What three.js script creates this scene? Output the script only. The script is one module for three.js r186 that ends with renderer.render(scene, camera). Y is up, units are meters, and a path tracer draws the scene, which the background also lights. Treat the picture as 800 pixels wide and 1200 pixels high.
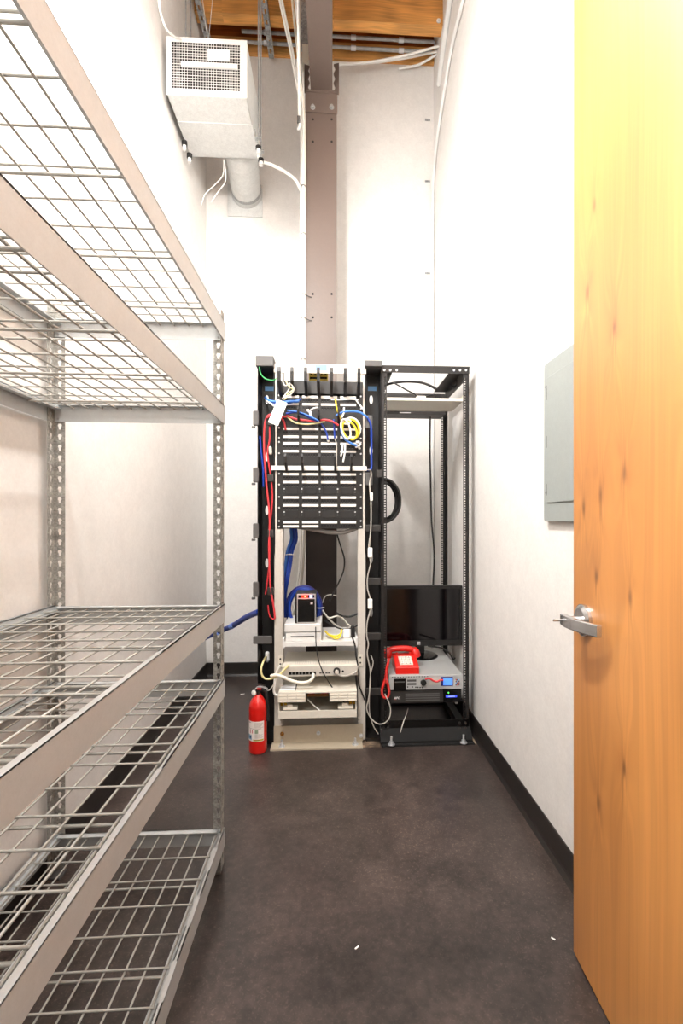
import * as THREE from 'three';
import { RoundedBoxGeometry } from 'three/addons/geometries/RoundedBoxGeometry.js';
import { mergeGeometries } from 'three/addons/utils/BufferGeometryUtils.js';
import { RectAreaLightUniformsLib } from 'three/addons/lights/RectAreaLightUniformsLib.js';

// ---------------------------------------------------------------- camera, lights, exposure
const F = 560, CX = 422.4, CY = 609, EYE = 1.275, YAW = Math.atan(F / 10000);
const scene = new THREE.Scene();
const camera = new THREE.PerspectiveCamera(2 * Math.atan(600 / F) * 180 / Math.PI, 800 / 1200, 0.02, 60);
camera.position.set(0, EYE, 0);
camera.rotation.y = -YAW;
camera.setViewOffset(800, 1200, 400 - CX, 600 - CY, 800, 1200);
const renderer = new THREE.WebGLRenderer({ antialias: true });
renderer.toneMapping = THREE.LinearToneMapping;
renderer.toneMappingExposure = 1.0;
renderer.shadowMap.enabled = true;
RectAreaLightUniformsLib.init();
scene.background = new THREE.Color(0x000000);
const LAMP = { x: -0.42, y: 3.5, z0: -0.85, z1: -1.75, power: 6.3 };   // tube strip light hung above the shelving
const HALL_FILL = { power: 20 };                                             // unseen hall ceiling panel, added as frontal fill through the doorway
for (let i = 0; i < 4; i++) {
  const l = new THREE.PointLight(new THREE.Color(1.0, 0.98, 0.955), LAMP.power, 0, 2);
  l.position.set(LAMP.x, LAMP.y - 0.03, LAMP.z0 + (LAMP.z1 - LAMP.z0) * (i + 0.5) / 4);
  l.castShadow = true; l.shadow.radius = 2.2; l.name = 'tube_light'; scene.add(l);
}
const hallFill = new THREE.RectAreaLight(new THREE.Color(1.0, 0.98, 0.955), HALL_FILL.power, 1.2, 0.6);
hallFill.position.set(0.05, 3.17, 0.75); hallFill.lookAt(0.05, 0, 0.75); hallFill.name = 'hall_fill_light'; scene.add(hallFill);

// ---------------------------------------------------------------- helpers
const V = (x, y, z) => new THREE.Vector3(x, y, z);
const SN = Math.sin(YAW), CS = Math.cos(YAW);
// picture position (800 x 1200 frame) + distance behind the doorway -> point in the room
function at(u, v, Z) {
  const dx = (u - CX) / F, dy = -(v - CY) / F, rx = CS * dx + SN, rz = -(CS - SN * dx), t = -Z / rz;
  return V(rx * t, EYE + dy * t, -Z);
}
let seedN = 7;
const rnd = () => { seedN = (seedN * 1664525 + 1013904223) >>> 0; return seedN / 4294967296; };
function valueNoise(w, h, cell, seed) {       // tileable value noise grid
  const gw = Math.max(1, Math.round(w / cell)), gh = Math.max(1, Math.round(h / cell)), g = new Float32Array(gw * gh);
  let s = seed >>> 0; for (let i = 0; i < g.length; i++) { s = (s * 1664525 + 1013904223) >>> 0; g[i] = s / 4294967296; }
  const sm = (t) => t * t * (3 - 2 * t);
  return (x, y) => {
    const fx = x / w * gw, fy = y / h * gh, x0 = Math.floor(fx), y0 = Math.floor(fy), tx = sm(fx - x0), ty = sm(fy - y0);
    const q = (a, b) => g[((b % gh) + gh) % gh * gw + ((a % gw) + gw) % gw];
    return (q(x0, y0) * (1 - tx) + q(x0 + 1, y0) * tx) * (1 - ty) + (q(x0, y0 + 1) * (1 - tx) + q(x0 + 1, y0 + 1) * tx) * ty;
  };
}
function dataTex(w, h, fn, srgb) {
  const d = new Uint8Array(w * h * 4);
  for (let y = 0; y < h; y++) for (let x = 0; x < w; x++) {
    const c = fn(x, y), i = (y * w + x) * 4;
    d[i] = Math.max(0, Math.min(255, c[0])); d[i + 1] = Math.max(0, Math.min(255, c[1])); d[i + 2] = Math.max(0, Math.min(255, c[2])); d[i + 3] = 255;
  }
  const t = new THREE.DataTexture(d, w, h, THREE.RGBAFormat);
  t.wrapS = t.wrapT = THREE.RepeatWrapping; t.magFilter = THREE.LinearFilter; t.minFilter = THREE.LinearMipmapLinearFilter; t.generateMipmaps = true;
  if (srgb) t.colorSpace = THREE.SRGBColorSpace;
  t.needsUpdate = true; return t;
}
const scaled = (t, r, ry = r) => { const c = t.clone(); c.repeat.set(r, ry); c.needsUpdate = true; return c; };
// uv in metres from the dominant axis of each face
function metric(g) {
  if (g.index) g = g.toNonIndexed();
  const p = g.attributes.position, n = g.attributes.normal, uv = new Float32Array(p.count * 2);
  for (let i = 0; i < p.count; i++) {
    const ax = Math.abs(n.getX(i)), ay = Math.abs(n.getY(i)), az = Math.abs(n.getZ(i));
    let a, b;
    if (ay >= ax && ay >= az) { a = p.getX(i); b = p.getZ(i); } else if (ax >= az) { a = p.getZ(i); b = p.getY(i); } else { a = p.getX(i); b = p.getY(i); }
    uv[i * 2] = a; uv[i * 2 + 1] = b;
  }
  g.setAttribute('uv', new THREE.BufferAttribute(uv, 2)); return g;
}
// box from two corners, edges rounded by r
function bx(x0, x1, y0, y1, z0, z1, r = 0) {
  const a = Math.abs(x1 - x0), b = Math.abs(y1 - y0), c = Math.abs(z1 - z0);
  const g = r > 0 && Math.min(a, b, c) > 2.05 * r ? new RoundedBoxGeometry(a, b, c, 1, r) : new THREE.BoxGeometry(a, b, c);
  g.translate((x0 + x1) / 2, (y0 + y1) / 2, (z0 + z1) / 2); return metric(g);
}
function bar(a, b, w, h, roll = 0) {          // rectangular bar between two points
  const d = b.clone().sub(a), L = d.length(), g = new THREE.BoxGeometry(w, h, L);
  if (roll) g.rotateZ(roll);
  const m = new THREE.Matrix4().lookAt(b, a, Math.abs(d.y) / L > 0.98 ? V(0, 0, 1) : V(0, 1, 0));
  g.applyMatrix4(m); g.translate((a.x + b.x) / 2, (a.y + b.y) / 2, (a.z + b.z) / 2); return metric(g);
}
function rod(a, b, r, seg = 10, r2 = r) {
  const d = b.clone().sub(a), L = d.length(), g = new THREE.CylinderGeometry(r2, r, L, seg);
  g.applyQuaternion(new THREE.Quaternion().setFromUnitVectors(V(0, 1, 0), d.normalize()));
  g.translate((a.x + b.x) / 2, (a.y + b.y) / 2, (a.z + b.z) / 2); return g.toNonIndexed();
}
function tube(pts, r, n = 0, seg = 8, closed = false) {
  const c = new THREE.CatmullRomCurve3(pts, closed, 'centripetal');
  const g = new THREE.TubeGeometry(c, n || Math.max(8, pts.length * 7), r, seg, closed);
  if (closed) return g.toNonIndexed();
  return mergeGeometries([g.toNonIndexed(), ball(pts[0], r), ball(pts[pts.length - 1], r)]);
}
function ball(p, r, seg = 8) { const g = new THREE.SphereGeometry(r, seg, 6); g.translate(p.x, p.y, p.z); return g.toNonIndexed(); }
function lathe(profile, seg = 24, c = V(0, 0, 0)) {
  const g = new THREE.LatheGeometry(profile.map(([r, y]) => new THREE.Vector2(r, y)), seg); g.translate(c.x, c.y, c.z); return g.toNonIndexed();
}
function prism(outline, depth, bevel = 0) {   // outline in x, y; extruded along +z
  const s = outline instanceof THREE.Shape ? outline : new THREE.Shape(outline.map(([x, y]) => new THREE.Vector2(x, y)));
  const g = new THREE.ExtrudeGeometry(s, { depth, bevelEnabled: bevel > 0, bevelSize: bevel, bevelThickness: bevel, bevelSegments: 2, curveSegments: 10, bevelOffset: -bevel });
  return metric(g.index ? g.toNonIndexed() : g);
}
const names = new Map();
function numbered(n) { const k = names.get(n) || 0; names.set(n, k + 1); return k ? n + '_' + String(k).padStart(3, '0') : n; }
function obj(name, geos, mat, parent = scene) {
  geos = Array.isArray(geos) ? geos : [geos];
  const g = geos.length === 1 ? geos[0] : mergeGeometries(geos.map((q) => { const c = q.index ? q.toNonIndexed() : q; for (const k of Object.keys(c.attributes)) if (!['position', 'normal', 'uv'].includes(k)) c.deleteAttribute(k); return c; }));
  const m = new THREE.Mesh(g, mat); m.name = parent === scene ? numbered(name) : name; m.castShadow = m.receiveShadow = true; parent.add(m); return m;
}
function tag(o, label, category, group, kind) { Object.assign(o.userData, { label, category }); if (group) o.userData.group = group; if (kind) o.userData.kind = kind; return o; }
function thing(name, label, category, group) { const g = new THREE.Group(); g.name = numbered(name); scene.add(g); return tag(g, label, category, group); }
function struct(name, geos, mat, label, category) { const o = obj(name, geos, mat); tag(o, label, category, null, 'structure'); return o; }

// ---------------------------------------------------------------- materials
const nA = valueNoise(512, 512, 128, 11), nB = valueNoise(512, 512, 32, 23), nC = valueNoise(512, 512, 8, 5), nD = valueNoise(512, 512, 3, 77);
const wallBump = dataTex(512, 512, (x, y) => { const v = 128 + 70 * (nC(x, y) - 0.5) + 80 * (nD(x, y) - 0.5); return [v, v, v]; });
const speck = dataTex(512, 512, (x, y) => { const v = 248 + 5 * (nB(x, y) - 0.5) + 5 * (nC(x, y) - 0.5) + 6 * (nD(x, y) - 0.5); return [v, v, v]; }, true);
const galvTex = dataTex(256, 256, (x, y) => { const v = 205 + 50 * (nB(x * 2, y * 2) - 0.5) + 60 * (nC(x * 2, y * 2) - 0.5); return [v, v, v]; }, true);
const fanTex = dataTex(256, 256, (x, y) => { const v = 238 + 10 * (nB(x * 2, y * 2) - 0.5) + 14 * (nC(x * 2, y * 2) - 0.5); return [v, v, v]; }, true);
const std = (c, roughness = 0.6, o = {}) => new THREE.MeshStandardMaterial({ color: c, roughness, ...o });
const M = {
  wall: std(0xf1eeea, 0.75, { map: scaled(speck, 1.3), bumpMap: scaled(wallBump, 2.2), bumpScale: 0.0001 }),
  hallWall: std(0xf1eeea, 0.75, { map: scaled(speck, 1.3) }),
  base: std(0x2a2624, 0.38, { map: scaled(speck, 3) }),
  post: std(0xc0beb7, 0.5, { map: scaled(galvTex, 4), metalness: 0.15 }),
  beam: std(0xc3c7c8, 0.42, { map: scaled(speck, 4), metalness: 0.1 }),
  wire: std(0xa9a8a2, 0.42, { metalness: 0.15 }),
  galv: std(0xcdcfcf, 0.45, { map: scaled(galvTex, 5), metalness: 0.12 }),
  galvBright: std(0xd6d8d8, 0.4, { metalness: 0.15 }),
  whiteMetal: std(0xe9e8e5, 0.45, { map: scaled(speck, 4) }),
  fanGrey: std(0xe2e3e1, 0.5, { map: scaled(fanTex, 3) }),
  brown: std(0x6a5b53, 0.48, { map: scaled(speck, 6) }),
  rackTan: std(0xb9ad98, 0.5, { map: scaled(speck, 6) }), baseBlack: std(0x0c0b0b, 0.85),
  foam: std(0x8b8782, 0.9),
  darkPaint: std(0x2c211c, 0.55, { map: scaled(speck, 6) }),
  rackBeige: std(0xd3cdc3, 0.45, { map: scaled(speck, 6) }),
  beige: std(0xe6e0d2, 0.5, { map: scaled(speck, 6) }),
  cream: std(0xf0eadb, 0.55),
  paper: std(0xf6f5f1, 0.8),
  strip: std(0xf4f0ea, 0.7),
  black: std(0x171514, 0.45, { map: scaled(speck, 8) }),
  blackMatte: std(0x1a1817, 0.7),
  blackGloss: std(0x0b0a0a, 0.18),
  char: std(0x2e2b29, 0.5, { map: scaled(speck, 8) }),
  greyPlastic: std(0x535150, 0.55),
  hole: std(0x050505, 0.9),
  red: new THREE.MeshPhysicalMaterial({ color: 0xd41208, roughness: 0.3, clearcoat: 0.6, clearcoatRoughness: 0.15 }),
  redPhone: new THREE.MeshPhysicalMaterial({ color: 0xd51a10, roughness: 0.3, clearcoat: 0.5, clearcoatRoughness: 0.2 }),
  redWire: std(0xc22d35, 0.45), redWire2: std(0xd23b40, 0.45),
  blueWire: std(0x123a9c, 0.4), blueLight: std(0x3e78cf, 0.4), violet: std(0x2a2a78, 0.45),
  yellowWire: std(0xe9cf2a, 0.4), yellowPale: std(0xe8dca0, 0.45),
  whiteWire: std(0xf0eee9, 0.5), greyWire: std(0xbcb7ae, 0.5), blackWire: std(0x1b1918, 0.45), green: std(0x2f9a52, 0.45),
  tape: std(0x7d9be0, 0.75), blueLabel: std(0x86bdf0, 0.7), brass: std(0xb08a30, 0.35, { metalness: 0.8 }),
  steel: std(0xc4c4c4, 0.26, { metalness: 0.9 }), zinc: std(0xd2d4d6, 0.35, { metalness: 0.6 }),
  silver: std(0xbdbebd, 0.4, { metalness: 0.25 }),
  greyPanel: std(0x9da3a0, 0.5, { map: scaled(speck, 5) }),
  yellowBox: std(0xf2d864, 0.6), amber: std(0x8a5a1c, 0.5), concrete: std(0x9c8e80, 0.9),
};
// stained, waxed concrete: mottled brown with pale specks
const fA = valueNoise(1024, 2048, 300, 3), fB = valueNoise(1024, 2048, 90, 9), fC = valueNoise(1024, 2048, 26, 31), fD = valueNoise(1024, 2048, 7, 41), fE = valueNoise(1024, 2048, 2, 57);
const ROOM = { x0: -1.035, x1: 0.831, zb: -3.95, zf: -0.26, top: 5.06, deck: 5.36 };
const floorTex = dataTex(1024, 2048, (px, py) => {
  const X = ROOM.x0 + (px / 1024) * (ROOM.x1 - ROOM.x0), Z = ROOM.zf + (py / 2048) * (ROOM.zb - ROOM.zf);
  const a = fA(px, py), b = fB(px, py), c = fC(px, py), d = fD(px, py), e = fE(px, py);
  const k = 0.9 + 0.3 * (a - 0.5) + 0.28 * (b - 0.5) + 0.2 * (c - 0.5) + 0.26 * (d - 0.5) + 0.12 * (fE(px + 500, py) - 0.5);
  let r = 67 * k, g = 57 * k, bl = 53 * k;
  if (e > 0.84 - 0.12 * b) { const s = (e - 0.7) * 190 * (0.3 + a * 0.6); r += s; g += s * 0.86; bl += s * 0.72; }
  const bare = (x0, x1, z0, z1) => X > x0 - 0.02 * c && X < x1 + 0.02 * d && Z < z0 && Z > z1;      // unstained concrete by the rack feet
  if (bare(0.165, 0.25, -2.67, -2.95)) { const s = 0.8 + 0.5 * (c - 0.5) + 0.4 * (d - 0.5); r = 150 * s; g = 128 * s; bl = 106 * s; }
  if (bare(0.788, 0.815, -2.68, -2.86) && c + d > 0.7) { const s = 0.85 + 0.5 * (d - 0.5); r = 190 * s; g = 172 * s; bl = 148 * s; }
  return [r, g, bl];
}, true);
const floorRough = dataTex(512, 1024, (x, y) => { const v = 92 + 14 * (fB(x * 2, y * 2) - 0.5) + 10 * (fC(x * 2, y * 2) - 0.5) + 8 * (fD(x * 2, y * 2) - 0.5); return [v, v, v]; });
M.floor = new THREE.MeshStandardMaterial({ map: floorTex, roughness: 1, roughnessMap: floorRough });
M.hallFloor = std(0x4a3f3a, 0.4);
// alder veneer: vertical grain, cathedral figure and a few knots (uv 0..1 over the leaf)
const wA = valueNoise(512, 1024, 128, 4), wB = valueNoise(512, 1024, 40, 14), wC = valueNoise(512, 64, 5, 24), wD = valueNoise(512, 128, 2, 34);
const knots = [[0.055, 0.425, 1], [0.14, 0.435, 1.2], [0.24, 0.45, 1.1], [0.12, 0.365, 0.7], [0.2, 0.57, 0.8], [0.075, 0.62, 0.9], [0.13, 0.17, 1.0], [0.24, 0.22, 0.7], [0.11, 0.69, 0.7], [0.26, 0.355, 0.7], [0.45, 0.5, 1], [0.6, 0.3, 1], [0.8, 0.62, 1]];
const veneer = dataTex(1024, 1536, (px, py) => {
  const u = px / 1024, v = py / 1536; let x = u * 512, dark = 0, light = 0;
  for (const [ku, kv, ks] of knots) {
    const dx = (u - ku) * 1.1, dy = (v - kv) * 3.05, q = dx * dx / (0.0009 * ks) + dy * dy / (0.012 * ks);
    x += 26 * Math.exp(-q * 0.5) * Math.sign(dx || 1) * (1 - Math.exp(-Math.abs(dx) * 90));
    const w = wB(x * 6 + kv * 900, v * 3000);
    dark += 0.7 * Math.exp(-(dx * dx / 0.00007 + dy * dy / 0.0004) / ks) + 0.34 * w * Math.exp(-q * 1.3); light += 0.3 * (1 - w) * Math.exp(-(dx * dx / 0.002 + (dy + 0.04) * (dy + 0.04) / 0.006) / ks);
  }
  const sway = 30 * (wA(x, v * 700) - 0.5), g1 = wC(x * 1.0 + sway, v * 20), g2 = wD(x + sway * 0.3, v * 30), fig = wB(x * 0.7 + sway * 2, v * 260), broad = wA(x * 0.8, v * 330);
  const ring = 0.5 + 0.5 * Math.sin((u * 34 + 5 * broad + 2.2 * Math.sin(v * 5 + u * 3)) * 2.1);
  const k = 1 + 0.055 * (g1 - 0.5) + 0.05 * (g2 - 0.5) + 0.13 * (fig - 0.5) + 0.15 * (broad - 0.5) + 0.025 * (ring - 0.5) - 0.42 * dark + 0.26 * light;
  return [209 * k, 142 * Math.pow(Math.max(k, 0.1), 1.25), 74 * Math.pow(Math.max(k, 0.1), 1.6)];
}, true);
M.door = new THREE.MeshPhysicalMaterial({ map: veneer, roughness: 0.45, clearcoat: 1, clearcoatRoughness: 0.36 });
// construction timber, uv in metres
const tA = valueNoise(512, 512, 64, 61), tB = valueNoise(512, 512, 16, 62), tC = valueNoise(512, 512, 4, 63);
const timberTex = dataTex(512, 512, (x, y) => {
  const w = y + 26 * (tA(x * 0.4, y) - 0.5), k = 0.94 + 0.16 * (tB(x * 0.1, w) - 0.5) + 0.16 * (tC(x * 0.06, w) - 0.5) + 0.16 * (tA(x, y) - 0.5);
  return [222 * k, 160 * k, 88 * k];
}, true);
M.timber = std(0xffffff, 0.7, { map: scaled(timberTex, 1.2) });
M.timberShaded = std(0xc79a72, 0.75, { map: scaled(timberTex, 1.7) });  // same timber, darkened to paint in the shadow on the ledger
M.ply = std(0xfff0dc, 0.75, { map: scaled(timberTex, 0.8) });
function canvasTex(w, h, draw) { const c = document.createElement('canvas'); c.width = w; c.height = h; const g = c.getContext('2d'); draw(g, w, h); const t = new THREE.CanvasTexture(c); t.colorSpace = THREE.SRGBColorSpace; return t; }
const flatFace = (w, h) => new THREE.PlaneGeometry(w, h);

// ---------------------------------------------------------------- the room
const { x0: XL, x1: XR, zb: ZB, zf: ZF, top: TOP, deck: DECK } = ROOM, WT = 0.12;
{
  const g = new THREE.BoxGeometry(XR - XL, 0.1, ZF - ZB);
  const p = g.attributes.position, uv = g.attributes.uv;
  for (let i = 0; i < p.count; i++) uv.setXY(i, p.getX(i) / (XR - XL) + 0.5, 0.5 - p.getZ(i) / (ZF - ZB));
  g.translate((XL + XR) / 2, -0.05, (ZF + ZB) / 2);
  struct('floor', g, M.floor, 'dark brown stained concrete floor with a waxed sheen', 'floor');
}
const DOORX = 0.651, OPENX = DOORX - 1.11, OPENH = 3.07;
struct('wall_left', bx(XL - WT, XL, -0.1, DECK, ZB - WT, ZF), M.wall, 'white painted wall behind the wire shelving', 'wall');
struct('wall_right', bx(XR, XR + WT, -0.1, DECK, ZB - WT, ZF), M.wall, 'white painted wall with the grey electrical panel', 'wall');
const wallBack = struct('wall_back', bx(XL, XR, -0.1, TOP, ZB - WT, ZB), M.wall, 'tall white painted wall behind the two racks', 'wall');
obj('timber_ledger', bx(XL, XR, TOP, TOP + 0.13, ZB - WT, ZB + 0.03, 0.004), M.timber, wallBack);
obj('timber_ledger', bx(XL, XR, TOP + 0.13, DECK, ZB - WT, ZB + 0.01), M.timberShaded, wallBack);  // upper part of the same ledger, its shadow put into the colour
struct('wall_front', [bx(XL - WT, OPENX, -0.1, DECK, ZF, ZF + WT), bx(DOORX + 0.05, XR + WT, -0.1, DECK, ZF, ZF + WT), bx(OPENX, DOORX + 0.05, OPENH, DECK, ZF, ZF + WT)], M.wall, 'white wall around the doorway of the closet', 'wall');
// cove base: upright face with a small curled toe
function cove(a, b, n) {                       // n = inward normal (x or z)
  const h = 0.112, along = b.clone().sub(a), L = along.length(), out = [[0, 0], [0.019, 0], [0.016, 0.006], [0.009, 0.016], [0.0065, 0.03], [0.006, h - 0.003], [0.004, h], [0, h]];
  const g = prism(out, L), m = new THREE.Matrix4().makeBasis(n, V(0, 1, 0), n.clone().cross(V(0, 1, 0)));
  g.applyMatrix4(m);
  const s = n.clone().cross(V(0, 1, 0)).dot(along) > 0 ? a : b; g.translate(s.x, s.y, s.z); return g;
}
struct('baseboard_left', cove(V(XL, 0, ZF), V(XL, 0, ZB), V(1, 0, 0)), M.base, 'black rubber cove base along the wall behind the shelving', 'baseboard');
struct('baseboard_right', cove(V(XR, 0, ZF), V(XR, 0, ZB), V(-1, 0, 0)), M.base, 'black rubber cove base along the wall by the door', 'baseboard');
struct('baseboard_back', cove(V(XL + 0.006, 0, ZB), V(XR - 0.006, 0, ZB), V(0, 0, 1)), M.base, 'black rubber cove base behind the racks', 'baseboard');
// roof deck on timber joists
{
  const c = struct('ceiling', bx(XL - WT, XR + WT, DECK, DECK + 0.04, ZB - WT, ZF + WT), M.ply, 'plywood roof deck on exposed timber joists', 'ceiling');
  for (let i = 0; i < 6; i++) { const z = -3.61 + i * 0.61; obj('joist', bx(XL, XR, 5.05, DECK, z - 0.088, z), M.timber, c); }
}
// hall outside the doorway (behind the camera)
struct('floor_hall', bx(-1.9, 1.9, -0.1, 0, ZF, 1.9), M.hallFloor, 'dark concrete floor of the hall outside', 'floor');
struct('wall_hall_rear', bx(-1.9, 1.9, 0, 3.2, 1.9, 2.0), M.hallWall, 'white hall wall facing the doorway', 'wall');
struct('wall_hall_left', bx(-2.0, -1.9, 0, 3.2, ZF + WT, 1.9), M.hallWall, 'white end wall of the hall beyond the shelving side', 'wall');
struct('wall_hall_right', bx(1.9, 2.0, 0, 3.2, ZF + WT, 1.9), M.hallWall, 'white end wall of the hall on the door hinge side', 'wall');
struct('ceiling_hall', bx(-1.9, 1.9, 3.2, 3.26, ZF + WT, 1.9), M.hallWall, 'white hall ceiling with an added fill light panel', 'ceiling');
{
  const t = thing('added_fill_panel', 'flat rectangular fill light panel added in the hall ceiling', 'light');  // unseen lamp added to brighten the closet from the front
  obj('frame', [bx(-0.58, 0.68, 3.18, 3.2, 0.42, 0.45), bx(-0.58, 0.68, 3.18, 3.2, 1.05, 1.08), bx(-0.58, -0.55, 3.18, 3.2, 0.45, 1.05), bx(0.65, 0.68, 3.18, 3.2, 0.45, 1.05)], M.whiteMetal, t);
  obj('diffuser', bx(-0.55, 0.65, 3.185, 3.2, 0.45, 1.05), std(0xffffff, 0.6, { emissive: 0xfff4e6, emissiveIntensity: 1.2 }), t);
  const s = thing('strip_light', 'white twin tube strip light hung above the wire shelving', 'light');
  obj('housing', bx(LAMP.x - 0.055, LAMP.x + 0.055, LAMP.y + 0.025, LAMP.y + 0.08, LAMP.z1 - 0.03, LAMP.z0 + 0.03, 0.008), M.whiteMetal, s);
  for (const d of [-0.03, 0.03]) obj('tube', rod(V(LAMP.x + d, LAMP.y, LAMP.z1), V(LAMP.x + d, LAMP.y, LAMP.z0), 0.013, 14), std(0xffffff, 0.5, { emissive: 0xfff4e6, emissiveIntensity: 2 }), s);
  for (const z of [LAMP.z0 + 0.015, LAMP.z1 - 0.015]) obj('lamp_holder', bx(LAMP.x - 0.05, LAMP.x + 0.05, LAMP.y - 0.018, LAMP.y + 0.026, z - 0.012, z + 0.012, 0.004), M.whiteMetal, s);
  for (const z of [LAMP.z0 - 0.1, LAMP.z1 + 0.1]) obj('hanger_rod', rod(V(LAMP.x, LAMP.y + 0.08, z), V(LAMP.x, DECK, z), 0.003, 6), M.galv, s);
}
// ---------------------------------------------------------------- door
{
  const t = thing('door_1', 'tall orange alder veneer door standing open, with a lever handle', 'door'); t.userData.kind = 'structure';
  const free = V(0.701, 0, -1.363), dir = V(DOORX - 0.701, 0, ZF - 0.01 + 1.363).normalize(), W = 1.1, H = 3.05, T = 0.045;
  const nrm = V(-dir.z, 0, dir.x);             // into the room
  const m = new THREE.Matrix4().makeBasis(dir, V(0, 1, 0), nrm).setPosition(free.x, 0.01, free.z);
  const back = nrm.x > 0 ? 1 : -1;
  const leaf = new THREE.BoxGeometry(W, H, T); leaf.translate(W / 2, H / 2, back * T / 2);
  const p = leaf.attributes.position, uv = leaf.attributes.uv; for (let i = 0; i < p.count; i++) uv.setXY(i, p.getX(i) / W, p.getY(i) / H);
  leaf.applyMatrix4(m); obj('door_leaf', leaf, M.door, t);
  const loc = (x, y, z) => V(x, y, -back * z).applyMatrix4(m);     // z out of the visible face
  const hy = 0.985, hx = 0.068;
  const handle = obj('lever_handle', [rod(loc(hx, hy, -0.001), loc(hx, hy, 0.009), 0.044, 32), rod(loc(hx, hy, 0.009), loc(hx, hy, 0.016), 0.043, 32, 0.033), rod(loc(hx, hy, 0.014), loc(hx, hy, 0.062), 0.0115, 20),
    ], M.steel, t);
  // flat lever: swept bar, curving away from and back to the leaf
  const sh = new THREE.Shape(); sh.moveTo(-0.016, 0.062); sh.quadraticCurveTo(0.05, 0.076, 0.138, 0.036); sh.lineTo(0.138, 0.024); sh.quadraticCurveTo(0.05, 0.058, -0.014, 0.044); sh.closePath();
  const lv = prism(sh, 0.026, 0.003); lv.rotateX(Math.PI / 2);   // x, -> (x, -z, y)
  const lm = new THREE.Matrix4().makeBasis(dir, V(0, 1, 0), nrm.clone().multiplyScalar(-back)).setPosition(loc(hx, hy + 0.013, 0));
  lv.applyMatrix4(lm); obj('lever', lv, M.steel, handle);
  obj('latch_bolt', [rod(loc(-0.014, hy, -T / 2), loc(0.004, hy, -T / 2), 0.007, 12), rod(loc(hx, hy, 0.058), loc(hx, hy, 0.088), 0.0035, 8)], M.steel, handle);
  for (const y of [0.2, 1.15, 2.1, 2.85]) obj('hinge', rod(loc(W + 0.006, y - 0.06, 0.006), loc(W + 0.006, y + 0.06, 0.006), 0.008, 10), M.steel, t);
  const jm = thing('door_frame_1', 'white painted frame around the doorway', 'door frame'); jm.userData.kind = 'structure';
  obj('jamb', bx(OPENX - 0.02, OPENX + 0.02, 0, OPENH, ZF - 0.02, ZF + WT + 0.02), M.whiteMetal, jm);
  obj('jamb', bx(DOORX + 0.03, DOORX + 0.07, 0, OPENH, ZF + 0.012, ZF + WT + 0.02), M.whiteMetal, jm);
  obj('head', bx(OPENX + 0.02, DOORX + 0.03, OPENH - 0.0, OPENH + 0.04, ZF - 0.02, ZF + WT + 0.02), M.whiteMetal, jm);
}
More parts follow.
